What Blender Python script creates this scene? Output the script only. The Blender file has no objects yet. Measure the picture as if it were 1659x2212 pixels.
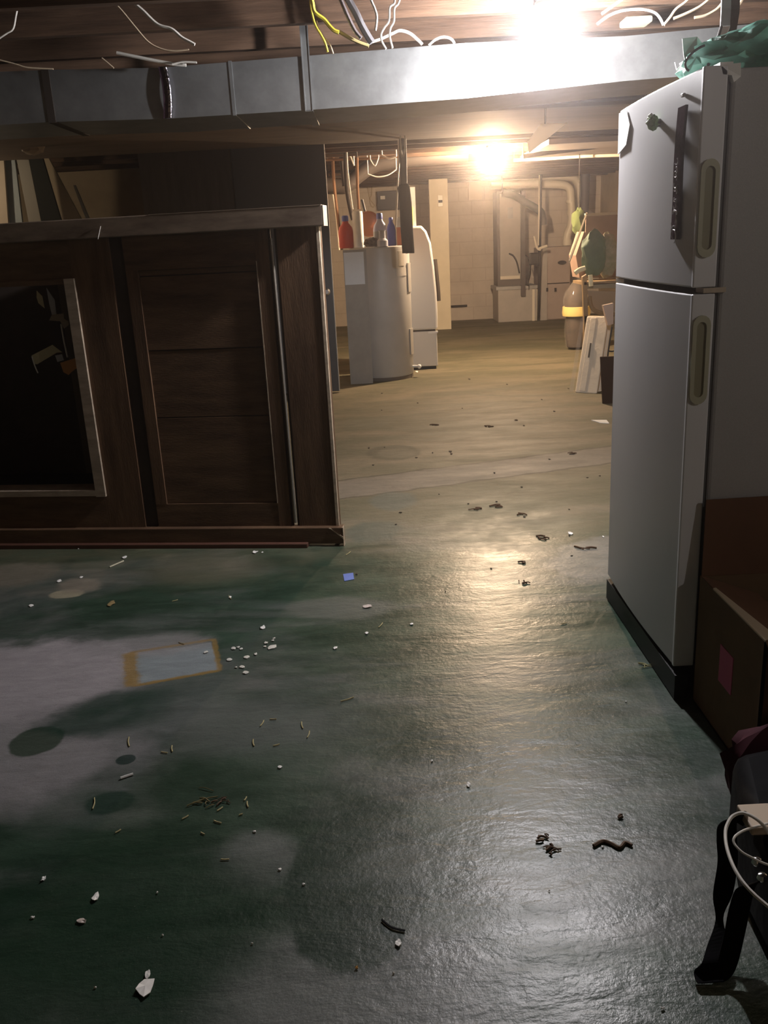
import bpy, bmesh, math, random
from mathutils import Vector, Matrix
random.seed(7)
sc = bpy.context.scene
col = sc.collection
# ------------------------------------------------------------------ camera
CH, FPX, TH, RO = 1.25, 1900.0, math.radians(17), math.radians(2.95)
FW = Vector((0, math.cos(TH), -math.sin(TH))); R0 = Vector((1, 0, 0)); U0 = Vector((0, math.sin(TH), math.cos(TH)))
RV = R0*math.cos(RO) - U0*math.sin(RO); UV = R0*math.sin(RO) + U0*math.cos(RO)
OC = Vector((0, 0, CH))
cam = bpy.data.cameras.new('camera'); co = bpy.data.objects.new('camera', cam); col.objects.link(co)
M3 = Matrix((RV, UV, -FW)).transposed()
co.matrix_world = Matrix.Translation(OC) @ M3.to_4x4()
cam.sensor_fit = 'VERTICAL'; cam.sensor_height = 24; cam.lens = FPX/2212*24; cam.clip_start = 0.02; cam.clip_end = 100
sc.camera = co
# ------------------------------------------------------------------ light and exposure
BULB_FRONT, BULB_BACK, BULB_SIDE, BULB_LEFT = 145, 350, 14, 9      # watts
sc.view_settings.view_transform = 'Standard'; sc.view_settings.look = 'None'
sc.view_settings.gamma = 1; sc.view_settings.use_curve_mapping = False
sc.view_settings.exposure = 0.0
GLARE_HAZE, GLARE_HAZE_G = .0065, .92
# thin scatter added to the air for the glare around the bulbs
sc.cycles.use_adaptive_sampling = True; sc.cycles.adaptive_threshold = .06; sc.cycles.max_bounces = 6; sc.cycles.diffuse_bounces = 3; sc.cycles.glossy_bounces = 3; sc.cycles.transmission_bounces = 3; sc.cycles.volume_bounces = 0; sc.cycles.transparent_max_bounces = 6
w = bpy.data.worlds.new('world'); sc.world = w; w.use_nodes = True
try: w.cycles.homogeneous_volume = True
except Exception: pass
w.node_tree.nodes['Background'].inputs[0].default_value = (0.8, 0.9, 1, 1)
w.node_tree.nodes['Background'].inputs[1].default_value = 0.0
vs = w.node_tree.nodes.new('ShaderNodeVolumeScatter'); vs.inputs['Density'].default_value = GLARE_HAZE; vs.inputs['Anisotropy'].default_value = GLARE_HAZE_G
vs.inputs['Color'].default_value = (1,.92,.90,1); w.node_tree.links.new(vs.outputs[0], w.node_tree.nodes['World Output'].inputs['Volume'])

def ray(x, y): return FW + RV*((x-829.5)/FPX) - UV*((y-1106)/FPX)
def fl(x, y, z=0.0):
    d = ray(x, y); return OC + d*((z-CH)/d.z)
def at(x, y, Y):
    d = ray(x, y); return OC + d*(Y/d.y)
def zz(x, y, Y): return at(x, y, Y).z
# ------------------------------------------------------------------ material helpers
MATS = {}
def mat(name, c, rough=.6, metal=0., var=.0, scale=6., bump=0., bscale=60., stretch=(1,1,1), c2=None, spec=.5, emit=None, trans=0., alpha=1., brick=None):
    if name in MATS: return MATS[name]
    m = bpy.data.materials.new(name); m.use_nodes = True; nt = m.node_tree; N = nt.nodes; L = nt.links
    b = N['Principled BSDF']
    b.inputs['Base Color'].default_value = (*c, 1); b.inputs['Roughness'].default_value = rough
    b.inputs['Metallic'].default_value = metal; b.inputs['Specular IOR Level'].default_value = spec
    b.inputs['Transmission Weight'].default_value = trans; b.inputs['Alpha'].default_value = alpha
    if emit: b.inputs['Emission Color'].default_value = (*emit[0], 1); b.inputs['Emission Strength'].default_value = emit[1]
    if var > 0 or c2 or bump > 0:
        tc = N.new('ShaderNodeTexCoord'); mp = N.new('ShaderNodeMapping'); mp.inputs['Scale'].default_value = stretch
        L.new(tc.outputs['Object'], mp.inputs[0])
        if var > 0 or c2:
            n = N.new('ShaderNodeTexNoise'); n.inputs['Scale'].default_value = scale; n.inputs['Detail'].default_value = 6; n.inputs['Roughness'].default_value = .65
            L.new(mp.outputs[0], n.inputs['Vector'])
            r = N.new('ShaderNodeValToRGB'); L.new(n.outputs['Fac'], r.inputs[0])
            a = c2 if c2 else tuple(v*(1-var) for v in c)
            z = c if c2 else tuple(min(1, v*(1+var)) for v in c)
            r.color_ramp.elements[0].color = (*a, 1); r.color_ramp.elements[1].color = (*z, 1)
            r.color_ramp.elements[0].position = .32; r.color_ramp.elements[1].position = .68
            out = r.outputs[0]
            if brick:
                bt = N.new('ShaderNodeTexBrick'); bt.inputs['Scale'].default_value = 1.0
                bt.inputs['Brick Width'].default_value = brick[0]; bt.inputs['Row Height'].default_value = brick[1]; bt.inputs['Mortar Size'].default_value = .008
                sw = N.new('ShaderNodeMapping'); sw.inputs['Rotation'].default_value = brick[2]
                L.new(tc.outputs['Object'], sw.inputs[0]); L.new(sw.outputs[0], bt.inputs['Vector'])
                mx = N.new('ShaderNodeMix'); mx.data_type = 'RGBA'; mx.blend_type = 'MULTIPLY'
                L.new(bt.outputs['Fac'], mx.inputs[0]); L.new(out, mx.inputs[6]); mx.inputs[7].default_value = (.90, .88, .87, 1)
                out = mx.outputs[2]
            L.new(out, b.inputs['Base Color'])
        if bump > 0:
            n2 = N.new('ShaderNodeTexNoise'); n2.inputs['Scale'].default_value = bscale; n2.inputs['Detail'].default_value = 4
            L.new(mp.outputs[0], n2.inputs['Vector'])
            bp = N.new('ShaderNodeBump'); bp.inputs['Strength'].default_value = bump; bp.inputs['Distance'].default_value = .01
            L.new(n2.outputs['Fac'], bp.inputs['Height']); L.new(bp.outputs[0], b.inputs['Normal'])
    MATS[name] = m; return m
def translucent(name, c):
    m = bpy.data.materials.new(name); m.use_nodes = True; nt = m.node_tree; b = nt.nodes['Principled BSDF']; b.inputs['Base Color'].default_value = (*c, 1)
    t = nt.nodes.new('ShaderNodeBsdfTranslucent'); t.inputs[0].default_value = (*c, 1); x = nt.nodes.new('ShaderNodeMixShader'); x.inputs[0].default_value = .6
    nt.links.new(b.outputs[0], x.inputs[1]); nt.links.new(t.outputs[0], x.inputs[2]); nt.links.new(x.outputs[0], nt.nodes['Material Output'].inputs[0]); return m
# ------------------------------------------------------------------ mesh helpers
class MB:
    def __init__(s): s.bm = bmesh.new()
    def poly(s, pts, ext):
        """closed prism: polygon pts swept along vector ext"""
        a = [s.bm.verts.new(Vector(p)) for p in pts]; b = [s.bm.verts.new(Vector(p)+Vector(ext)) for p in pts]
        n = len(pts)
        s.bm.faces.new(a[::-1]); s.bm.faces.new(b)
        for i in range(n): s.bm.faces.new((a[i], a[(i+1) % n], b[(i+1) % n], b[i]))
        return s
    def box(s, x0, x1, y0, y1, z0, z1):
        return s.poly([(x0,y0,z0),(x1,y0,z0),(x1,y1,z0),(x0,y1,z0)], (0,0,z1-z0))
    def rbox(s, o, u, v, n):
        o, u, v, n = map(Vector, (o, u, v, n)); return s.poly([o, o+u, o+u+v, o+v], n)
    def tube(s, pts, r, seg=8, smooth=True, flat=None, cap=True):
        P = [Vector(p) for p in pts]
        if smooth and len(P) > 2: P = catmull(P)
        n = len(P); up = None; rings = []
        for i in range(n):
            t = (P[min(i+1, n-1)]-P[max(i-1, 0)]).normalized()
            if up is None: up = t.orthogonal().normalized()
            up = (up - t*up.dot(t)); up = up.normalized() if up.length > 1e-6 else t.orthogonal().normalized()
            sd = t.cross(up); ri = r(i/(n-1)) if callable(r) else r; ru = ri*(flat or 1)
            rings.append([s.bm.verts.new(P[i] + up*ri*math.cos(2*math.pi*k/seg) + sd*ru*math.sin(2*math.pi*k/seg)) for k in range(seg)])
        for i in range(n-1):
            for k in range(seg): s.bm.faces.new((rings[i][k], rings[i][(k+1) % seg], rings[i+1][(k+1) % seg], rings[i+1][k]))
        if cap: s.bm.faces.new(rings[0][::-1]); s.bm.faces.new(rings[-1])
        return s
    def lathe(s, prof, c=(0,0,0), seg=24, sx=1., sy=1.):
        c = Vector(c); rings = []
        for r, z in prof: rings.append([s.bm.verts.new(c+Vector((max(r,1e-4)*sx*math.cos(2*math.pi*k/seg), max(r,1e-4)*sy*math.sin(2*math.pi*k/seg), z))) for k in range(seg)])
        for i in range(len(prof)-1):
            for k in range(seg): s.bm.faces.new((rings[i][k], rings[i][(k+1) % seg], rings[i+1][(k+1) % seg], rings[i+1][k]))
        s.bm.faces.new(rings[0][::-1]); s.bm.faces.new(rings[-1]); return s
    def ribbon(s, pts, wv, t=.002, smooth=True):
        """flat strap: each point has a half-width vector"""
        P = [Vector(p) for p in pts]; W = [Vector(v) for v in wv] if isinstance(wv, list) else [Vector(wv)]*len(P)
        if smooth: W = catmull(W) if isinstance(wv, list) else [W[0]]*(len(P)*6); P = catmull(P)
        n = len(P); R = []
        for i in range(n):
            tg = (P[min(i+1, n-1)]-P[max(i-1, 0)]).normalized(); nn = tg.cross(W[i]); nn = nn.normalized()*t if nn.length > 1e-7 else Vector((0,0,t))
            R.append([s.bm.verts.new(P[i]+W[i]+nn), s.bm.verts.new(P[i]-W[i]+nn), s.bm.verts.new(P[i]-W[i]-nn), s.bm.verts.new(P[i]+W[i]-nn)])
        for i in range(n-1):
            for k in range(4): s.bm.faces.new((R[i][k], R[i][(k+1) % 4], R[i+1][(k+1) % 4], R[i+1][k]))
        s.bm.faces.new(R[0][::-1]); s.bm.faces.new(R[-1]); return s
    def blob(s, c, rx, ry, rz, noise=.15, sub=3, seed=1, flatbottom=True, freq=2.2):
        from mathutils import noise as nz
        r = bmesh.ops.create_icosphere(s.bm, subdivisions=sub, radius=1.0); c = Vector(c)
        for v in r['verts']:
            p = v.co.copy(); d = 1 + noise*nz.noise(p*freq+Vector((seed*7.3, seed, 0))) + noise*.5*nz.noise(p*freq*2.7+Vector((seed, 3, 0)))
            q = Vector((p.x*rx, p.y*ry, p.z*rz))*d
            if flatbottom and q.z < -rz*.75: q.z = -rz*.75
            v.co = c + q
        return s
    def build(s, name, m, parent=None, bevel=0., smooth=False, loc=None, sub=0):
        bmesh.ops.recalc_face_normals(s.bm, faces=s.bm.faces[:])
        if loc is None:
            mn = Vector((1e9,)*3); mx = -mn
            for v in s.bm.verts:
                for i in range(3): mn[i] = min(mn[i], v.co[i]); mx[i] = max(mx[i], v.co[i])
            loc = Vector(((mn.x+mx.x)/2, (mn.y+mx.y)/2, mn.z)) if parent is None else Vector((0,0,0))
        loc = Vector(loc)
        if parent is not None: off = world_loc(parent)
        for v in s.bm.verts: v.co -= (loc if parent is None else off)
        me = bpy.data.meshes.new(name); s.bm.to_mesh(me); s.bm.free()
        if smooth:
            for p in me.polygons: p.use_smooth = True
            try: me.set_sharp_from_angle(angle=math.radians(40))
            except Exception: pass
        o = bpy.data.objects.new(name, me); col.objects.link(o)
        if parent is None: o.location = loc
        else: o.parent = parent
        if m: me.materials.append(m)
        if bevel > 0:
            bv = o.modifiers.new('bevel', 'BEVEL'); bv.width = bevel; bv.segments = 2; bv.limit_method = 'ANGLE'; bv.angle_limit = math.radians(50)
        if sub: sb = o.modifiers.new('sub', 'SUBSURF'); sb.levels = sub; sb.render_levels = sub
        return o
def world_loc(o):
    v = Vector(o.location)
    while o.parent: o = o.parent; v += o.location
    return v
def catmull(P, k=6):
    out = []; n = len(P)
    for i in range(n-1):
        p0, p1, p2, p3 = P[max(i-1,0)], P[i], P[i+1], P[min(i+2,n-1)]
        for j in range(k):
            t = j/k; out.append(.5*((2*p1)+(p2-p0)*t+(2*p0-5*p1+4*p2-p3)*t*t+(3*p1-p0-3*p2+p3)*t**3))
    out.append(P[-1].copy()); return out
def tag(o, label, cat, group=None, kind=None):
    if label: o['label'] = label
    if cat: o['category'] = cat
    if group: o['group'] = group
    if kind: o['kind'] = kind
    return o
def thing(name, loc, label, cat, group=None, kind=None):
    o = bpy.data.objects.new(name, None); o.empty_display_size = .05; col.objects.link(o); o.location = Vector(loc)
    return tag(o, label, cat, group, kind)
def struct(o): o['kind'] = 'structure'; return o
V = Vector
# ------------------------------------------------------------------ materials
wood_dark = mat('joist_wood', (.12,.072,.045), .8, c2=(.055,.033,.021), spec=.2, scale=5, stretch=(.5,6,6), bump=.3, bscale=30)
deck_m = mat('deck_wood', (.105,.066,.042), .8, c2=(.055,.034,.023), scale=5, stretch=(4,.5,4))
panel_dark = mat('dark_panelling', (.055,.04,.03), .6, var=.3, scale=4, stretch=(6,6,.5))
block_m = mat('painted_block', (.55,.47,.38), .8, var=.09, scale=3, bump=.25, bscale=25, brick=(.4,.2,(math.radians(90),0,0)))
plaster_m = mat('beige_wall', (.42,.33,.22), .85, var=.15, scale=2)
galv = mat('galvanised_steel', (.29,.305,.31), .38, .85, var=.16, scale=9, bump=.05, bscale=20)
galv2 = mat('dull_galvanised', (.34,.33,.31), .5, .3, var=.15, scale=8)
cabw = mat('aged_brown_wood', (.135,.080,.045), .6, c2=(.065,.037,.022), spec=.25, scale=3.2, stretch=(1.2,1.2,7), bump=.12, bscale=40)
cabw_v = mat('aged_brown_wood_upright', (.150,.088,.050), .6, c2=(.070,.040,.024), spec=.25, scale=3.2, stretch=(7,7,.8), bump=.12, bscale=40)
cabtop = mat('worn_grey_brown_wood', (.22,.17,.125), .65, c2=(.11,.078,.056), scale=6, stretch=(1,1,4))
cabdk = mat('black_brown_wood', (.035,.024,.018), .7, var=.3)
cabtrim = mat('pale_trim_wood', (.30,.24,.18), .6, var=.25, scale=12, stretch=(1,1,3))
brightedge = mat('pale_edge_wood', (.42,.34,.25), .6, var=.3, scale=30)  # paler tone for edges and right-hand ends
frg = mat('fridge_white_enamel', (.50,.50,.51), .38, var=.03, scale=3, bump=.04, bscale=400)
frg_side = mat('fridge_side_textured', (.42,.41,.41), .6, var=.05, scale=300, bump=.08, bscale=500)
frg_strip = mat('fridge_edge_trim', (.80,.80,.84), .4)
frg_handle = mat('aged_cream_plastic', (.50,.49,.36), .45)
frg_well = mat('handle_well_plastic', (.30,.28,.18), .5)
black_pl = mat('black_plastic', (.012,.012,.013), .5)
blk_fab = mat('black_webbing', (.008,.008,.009), .9, spec=.03)
white_pl = mat('white_plastic', (.78,.77,.74), .4)
white_en = mat('white_enamel', (.62,.60,.56), .35)
greyheat = mat('grey_tank_enamel', (.40,.385,.36), .42, var=.06, scale=5)
greypan = mat('grey_sheet_panel', (.27,.25,.22), .55, var=.12, scale=6)
paper_w = mat('white_paper', (.80,.79,.76), .8, var=.06, scale=20)
card_m = mat('brown_cardboard', (.15,.09,.045), .85, var=.12, scale=8)
card_in = mat('cardboard_inner', (.13,.06,.03), .85, var=.12, scale=8)
card_edge = mat('pale_cardboard_edge', (.62,.52,.38), .8)
pinkm = mat('pink_label', (.55,.08,.20), .6)
teal_m = mat('teal_plastic_film', (.30,.74,.60), .35, var=.15, scale=8, bump=.5, bscale=12)
pvc = mat('cream_pvc', (.74,.66,.52), .4)
copper = mat('copper', (.55,.22,.10), .3, .9)
brasspipe = mat('tarnished_copper', (.16,.085,.045), .45, .6)
iron = mat('dark_iron_pipe', (.030,.023,.018), .7, .1, spec=.2)
flue = mat('dark_round_duct', (.075,.06,.05), .55, .4)
wire_w = mat('white_cable', (.62,.60,.55), .5)
wire_y = mat('yellow_cable', (.75,.62,.06), .5)
wire_t = mat('tan_cable', (.50,.40,.28), .6)
wire_g = mat('grey_cable', (.14,.14,.15), .4, .2)
tape_m = mat('crumpled_foil_tape', (.55,.52,.58), .18, 1., bump=1., bscale=45)
strawm = mat('straw', (.42,.36,.18), .8)
leafm = mat('dry_brown_leaf', (.09,.05,.025), .8)
film = mat('clear_plastic_film', (.80,.74,.66), .12, bump=1., bscale=9, alpha=.11, spec=1.0)
# ------------------------------------------------------------------ floor material
def floor_mat():
    m = bpy.data.materials.new('worn_green_painted_concrete'); m.use_nodes = True; nt = m.node_tree; N = nt.nodes; L = nt.links
    b = N['Principled BSDF']; tc = N.new('ShaderNodeTexCoord'); P = tc.outputs['Object']
    def noise(scale, detail=5, rough=.6, vec=P, dist=0.):
        n = N.new('ShaderNodeTexNoise'); n.inputs['Scale'].default_value = scale; n.inputs['Detail'].default_value = detail
        n.inputs['Roughness'].default_value = rough; n.inputs['Distortion'].default_value = dist; L.new(vec, n.inputs['Vector']); return n.outputs['Fac']
    def math_(op, a, b_=None, c=None, clamp=False):
        n = N.new('ShaderNodeMath'); n.operation = op; n.use_clamp = clamp
        for i, v in enumerate((a, b_, c)):
            if v is None: continue
            if isinstance(v, (int, float)): n.inputs[i].default_value = v
            else: L.new(v, n.inputs[i])
        return n.outputs[0]
    def sstep(v, lo, hi):
        n = N.new('ShaderNodeMapRange'); n.interpolation_type = 'SMOOTHSTEP'; L.new(v, n.inputs[0])
        n.inputs[1].default_value = lo; n.inputs[2].default_value = hi; return n.outputs[0]
    def mix(f, a, c):
        n = N.new('ShaderNodeMix'); n.data_type = 'RGBA'
        if isinstance(f, (int, float)): n.inputs[0].default_value = f
        else: L.new(f, n.inputs[0])
        for i, v in ((6, a), (7, c)):
            if isinstance(v, tuple): n.inputs[i].default_value = (*v, 1)
            else: L.new(v, n.inputs[i])
        return n.outputs[2]
    sep = N.new('ShaderNodeSeparateXYZ'); L.new(P, sep.inputs[0]); X, Y = sep.outputs[0], sep.outputs[1]
    stm = N.new('ShaderNodeMapping'); stm.inputs['Scale'].default_value = (.55, 1.5, 1); stm.inputs['Rotation'].default_value = (0,0,math.radians(-12)); L.new(P, stm.inputs[0]); S = stm.outputs[0]
    nA = noise(1.6, 6, .62, S, .6); nB = noise(5, 5, .6, S); nF = noise(90, 3, .7); nW = noise(7, 4, .6); nM = noise(28, 4, .7)
    green = mix(sstep(nB, .35, .7), (.021,.040,.026), (.037,.066,.044))
    worn = mix(sstep(nW, .3, .7), (.075,.092,.082), (.125,.130,.122))
    c = mix(math_('MULTIPLY', sstep(nA, .44, .64), .8), green, worn)
    # bare concrete beyond the painted part, tan with a green cast
    conc = mix(sstep(nA, .38, .66), (.108,.100,.060), (.182,.152,.098))
    far = sstep(math_('ADD', Y, math_('MULTIPLY', nW, 1.1)), 3.6, 4.9)
    c = mix(far, c, conc)
    def patch(px, colr, soft=.12, wob=.35, amt=1., rect=False, nz=None):
        """px: list of 4 picture points (corners, or ellipse extremes as left, top, right, bottom)"""
        nonlocal c
        p = [fl(*q) for q in px]
        if rect:
            ctr = (p[0]+p[1]+p[2]+p[3])/4; ax = ((p[1]-p[0])+(p[2]-p[3]))/2; a = ax.length/2; bb = (((p[3]-p[0])+(p[2]-p[1]))/2).length/2
        else:
            ctr = (p[0]+p[2])/2; ax = p[2]-p[0]; a = ax.length/2; bb = (p[3]-p[1]).length/2
        ang = math.atan2(ax.y, ax.x)
        mp = N.new('ShaderNodeMapping'); mp.vector_type = 'TEXTURE'
        mp.inputs['Location'].default_value = (ctr.x, ctr.y, 0); mp.inputs['Rotation'].default_value = (0,0,ang); mp.inputs['Scale'].default_value = (a, bb, 1)
        L.new(P, mp.inputs[0])
        if rect:
            s2 = N.new('ShaderNodeSeparateXYZ'); L.new(mp.outputs[0], s2.inputs[0])
            d = math_('MAXIMUM', math_('ABSOLUTE', s2.outputs[0]), math_('ABSOLUTE', s2.outputs[1]))
        else:
            v = N.new('ShaderNodeVectorMath'); v.operation = 'MULTIPLY'; v.inputs[1].default_value = (1,1,0); L.new(mp.outputs[0], v.inputs[0])
            v2 = N.new('ShaderNodeVectorMath'); v2.operation = 'LENGTH'; L.new(v.outputs[0], v2.inputs[0]); d = v2.outputs['Value']
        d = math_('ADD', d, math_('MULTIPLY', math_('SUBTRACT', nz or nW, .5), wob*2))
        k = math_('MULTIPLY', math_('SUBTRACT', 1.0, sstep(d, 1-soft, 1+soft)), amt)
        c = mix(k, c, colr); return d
    GW = (.330,.305,.315); G2 = (.135,.145,.138); DG = (.018,.040,.028)
    # strip of newer concrete across the passage
    s = math_('SUBTRACT', Y, math_('MULTIPLY', X, .30)); s = math_('ADD', s, math_('MULTIPLY', math_('SUBTRACT', nW, .5), .08))
    band = math_('MULTIPLY', sstep(s, 4.40, 4.44), math_('SUBTRACT', 1.0, sstep(s, 4.76, 4.82)))
    c = mix(math_('MULTIPLY', band, .8), c, (.185,.160,.128))
    for k0 in (4.42, 4.80):
        cr = math_('SUBTRACT', 1.0, sstep(math_('ABSOLUTE', math_('SUBTRACT', s, k0)), .004, .020)); c = mix(math_('MULTIPLY', cr, .75), c, (.06,.05,.035))
    # left worn field around the old patch
    patch([(-400,1530),(60,1388),(335,1432),(60,1560)], GW, .2, .45, .9)
    patch([(-300,1690),(0,1550),(300,1590),(-80,1780)], (.25,.235,.24), .4, .6, .8)
    patch([(280,1420),(460,1385),(470,1450),(285,1480)], (.22,.25,.26), .03, .03, 1, True)
    patch([(-60,1240),(30,1215),(110,1240),(40,1262)], (.17,.15,.115), .3, .8, .8)
    patch([(105,1284),(140,1275),(182,1281),(140,1294)], (.30,.27,.19), .12, .35, .95)
    patch([(130,1264),(170,1248),(215,1266),(170,1280)], (.22,.19,.15), .3, .9, .8)
    patch([(330,1232),(450,1205),(560,1232),(450,1262)], (.12,.11,.075), .5, .6, .6)
    patch([(15,1615),(80,1577),(138,1592),(75,1637)], (.045,.062,.045), .08, .3, .95)
    patch([(250,1642),(272,1632),(292,1640),(270,1653)], (.03,.045,.04), .1, .2, 1)
    patch([(110,1565),(250,1500),(370,1520),(230,1590)], DG, .35, .9, .85)
    patch([(180,1738),(225,1710),(285,1730),(220,1755)], DG, .15, .4, .8)
    patch([(620,1312),(700,1292),(850,1312),(740,1335)], (.115,.125,.108), .2, .35, .7)
    patch([(200,1402),(330,1374),(455,1383),(330,1420)], (.24,.23,.23), .3, .5, .7)
    patch([(290,1560),(480,1500),(760,1560),(500,1620)], (.125,.135,.130), .6, .6, .6)
    # dark rounded stain in the lower middle and paler field around it
    patch([(430,2150),(900,1960),(1100,2130),(740,2290)], G2, .25, .35, .8)
    patch([(460,1850),(560,1790),(640,1860),(520,1910)], G2, .3, .5, .7)
    patch([(620,1900),(790,1720),(925,1900),(750,2062)], (.020,.038,.026), .05, .12, .95)
    patch([(770,1870),(850,1820),(960,1850),(860,1900)], (.07,.088,.074), .4, .4, .5)
    patch([(-100,2000),(180,1850),(590,2010),(250,2300)], (.012,.032,.018), .25, .3, .8)
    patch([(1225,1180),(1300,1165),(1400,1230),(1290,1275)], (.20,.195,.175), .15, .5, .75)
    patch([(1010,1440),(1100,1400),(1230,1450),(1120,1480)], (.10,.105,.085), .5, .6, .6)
    # stains on the bare concrete, last a tint for the bulb's reflection
    patch([(793,982),(850,960),(905,972),(850,992)], (.075,.068,.042), .12, .25, .85)
    patch([(815,984),(850,967),(890,973),(850,988)], (.150,.135,.090), .3, .5, .8)
    patch([(735,915),(790,903),(850,912),(790,922)], (.13,.125,.085), .3, .4, .6)
    patch([(800,1085),(850,1065),(900,1080),(850,1105)], (.10,.115,.095), .2, .4, .7)
    patch([(745,1145),(810,1125),(860,1150),(800,1168)], (.07,.088,.07), .2, .4, .7)
    patch([(950,1130),(1070,1070),(1220,1120),(1090,1270)], (.155,.15,.10), .6, .5, .5)  # pale tint painted where the warm bulb reflects in the floor
    # yellow adhesive outline round the old patch
    q = [fl(*p) for p in ((280,1410),(462,1381),(474,1448),(285,1482))]
    for i, (wd, am) in enumerate(((.010,.6),(.010,.7),(.010,.85),(.026,.85))):
        a_, b2 = q[i], q[(i+1) % 4]; ctr = (a_+b2)/2; d_ = b2-a_
        mp = N.new('ShaderNodeMapping'); mp.vector_type = 'TEXTURE'; mp.inputs['Location'].default_value = (ctr.x, ctr.y, 0)
        mp.inputs['Rotation'].default_value = (0,0,math.atan2(d_.y, d_.x)); L.new(P, mp.inputs[0])
        s2 = N.new('ShaderNodeSeparateXYZ'); L.new(mp.outputs[0], s2.inputs[0])
        k = math_('MULTIPLY', sstep(math_('ABSOLUTE', s2.outputs[0]), d_.length/2+.01, d_.length/2-.01), sstep(math_('ADD', math_('ABSOLUTE', s2.outputs[1]), math_('MULTIPLY', math_('SUBTRACT', nM, .5), wd*2)), wd*1.3, wd*.4))
        c = mix(math_('MULTIPLY', k, am), c, (.26,.165,.05))
    gr = N.new('ShaderNodeMix'); gr.data_type = 'RGBA'; gr.blend_type = 'MULTIPLY'; gr.inputs[0].default_value = 1.0; L.new(c, gr.inputs[6])
    g1 = math_('ADD', math_('MULTIPLY', noise(330, 3, .7), 1.1), math_('ADD', math_('MULTIPLY', noise(19, 6, .75, S, .5), .9), 0.0)); cg = N.new('ShaderNodeCombineXYZ')
    for i_ in range(3): L.new(g1, cg.inputs[i_])
    L.new(cg.outputs[0], gr.inputs[7]); c = gr.outputs[2]
    # fine speckle
    sp = sstep(noise(230, 2, .5), .68, .74); c = mix(math_('MULTIPLY', sp, .22), c, (.32,.31,.26))
    sp2 = sstep(noise(60, 2, .5), .70, .76); c = mix(math_('MULTIPLY', sp2, .3), c, (.03,.03,.02))
    L.new(c, b.inputs['Base Color'])
    rg = math_('ADD', math_('ADD', math_('MULTIPLY', nM, .10), math_('ADD', math_('MULTIPLY', nB, .34), .14)), math_('MULTIPLY', far, .30)); L.new(rg, b.inputs['Roughness'])
    b.inputs['Specular IOR Level'].default_value = .32
    hgt = math_('ADD', math_('MULTIPLY', nF, .35), math_('ADD', math_('MULTIPLY', nM, .5), math_('ADD', math_('MULTIPLY', nW, .5), math_('MULTIPLY', noise(9, 4, .6, S, .4), 1.8))))
    bp = N.new('ShaderNodeBump'); bp.inputs['Strength'].default_value = .40; bp.inputs['Distance'].default_value = .005; L.new(hgt, bp.inputs['Height']); L.new(bp.outputs[0], b.inputs['Normal'])
    return m
# ------------------------------------------------------------------ the setting
XL, XR, Y0, Y1, ZJ, ZD = -5.0, 3.6, -2.0, 14.4, 2.06, 2.25
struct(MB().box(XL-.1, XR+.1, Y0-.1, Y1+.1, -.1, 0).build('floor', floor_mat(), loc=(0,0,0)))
ceil = struct(MB().box(XL-.1, XR+.1, Y0-.1, Y1+.1, ZD, ZD+.08).build('ceiling', deck_m, loc=(0,0,0)))
y = -1.6; k = 0
while y < 14.3:
    jb = .0 if not (3.2 < y < 3.9) else .0
    MB().box(XL, XR, y, y+.04, ZJ+jb, ZD).build('joist', wood_dark, ceil); y += .41
for a_, b_ in ((5.02,5.88),(5.90,6.80),(6.82,7.70)): MB().box(XL, XR, a_, b_, ZJ-.022-(.012 if a_ == 5.90 else 0), ZJ+.002).build('ceiling_board', mat('soffit_board', (.20,.14,.10), .8, c2=(.13,.09,.065), scale=3, stretch=(.5,3,3)), ceil)
struct(MB().box(XL, XR, Y1, Y1+.1, 0, ZD).build('wall_back', block_m, loc=(0,0,0)))
struct(MB().box(XR, XR+.1, Y0, Y1, 0, ZD).build('wall_right', plaster_m, loc=(0,0,0)))
struct(MB().box(XL-.1, XL, Y0, Y1, 0, ZD).build('wall_left', plaster_m, loc=(0,0,0)))
struct(MB().box(XL, XR, Y0-.1, Y0, 0, ZD).build('wall_front', plaster_m, loc=(0,0,0)))
YP = 7.75
dl = at(505, 400, YP).x; dr = -.335
pl = at(305, 400, YP).x
wm = struct(MB().box(pl, dl-.01, YP, YP+.1, 0, ZJ).build('wall_middle', panel_dark, loc=(0,0,0)))
struct(MB().box(pl, pl+.1, YP+.1, 9.2, 0, ZJ).build('wall_partition', panel_dark, loc=(0,0,0)))
struct(MB().box(XL, pl, 9.2, 9.3, 0, ZJ).build('wall_alcove', plaster_m, loc=(0,0,0)))
struct(MB().box(-.86, -.78, YP+.16, Y1, 0, ZJ).build('wall_inner', block_m, loc=(0,0,0)))
# the open door at the end of the partition
door = struct(thing('door_1', (dl, YP, 0), None, None))
MB().box(dl, dr-.008, YP+.02, YP+.065, .015, 2.05).build('panel', mat('dark_door_paint', (.060,.060,.062), .5), door, bevel=.003)
MB().box(dr-.008, dr, YP+.02, YP+.065, .015, 2.05).build('edge', mat('lit_door_edge', (.30,.29,.27), .5), door)  # lighter colour along the edge carries the far bulb's light
kx, kz = at(706, 630, YP).x, zz(706, 630, YP)
MB().lathe([(.012,0),(.012,.03),(.028,.035),(.030,.055),(.018,.07)], (0,0,0), 16).build('handle', mat('steel_knob', (.5,.5,.5), .3, .9), door, smooth=True).matrix_local = Matrix.Translation(V((kx-dl, .02, kz))) @ Matrix.Rotation(math.radians(90), 4, 'X') @ Matrix.Translation(-V((-dl, -YP, 0)))
# white painted post by the far wall
px0, px1 = at(931, 550, 13.0).x, at(971, 550, 13.0).x
tag(MB().box(px0, px1, 13.0, 13.12, 0, ZJ).build('wooden_post', mat('cream_paint', (.66,.57,.40), .6, var=.05), bevel=.006), 'wide cream painted post standing before the far block wall', 'post')
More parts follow.
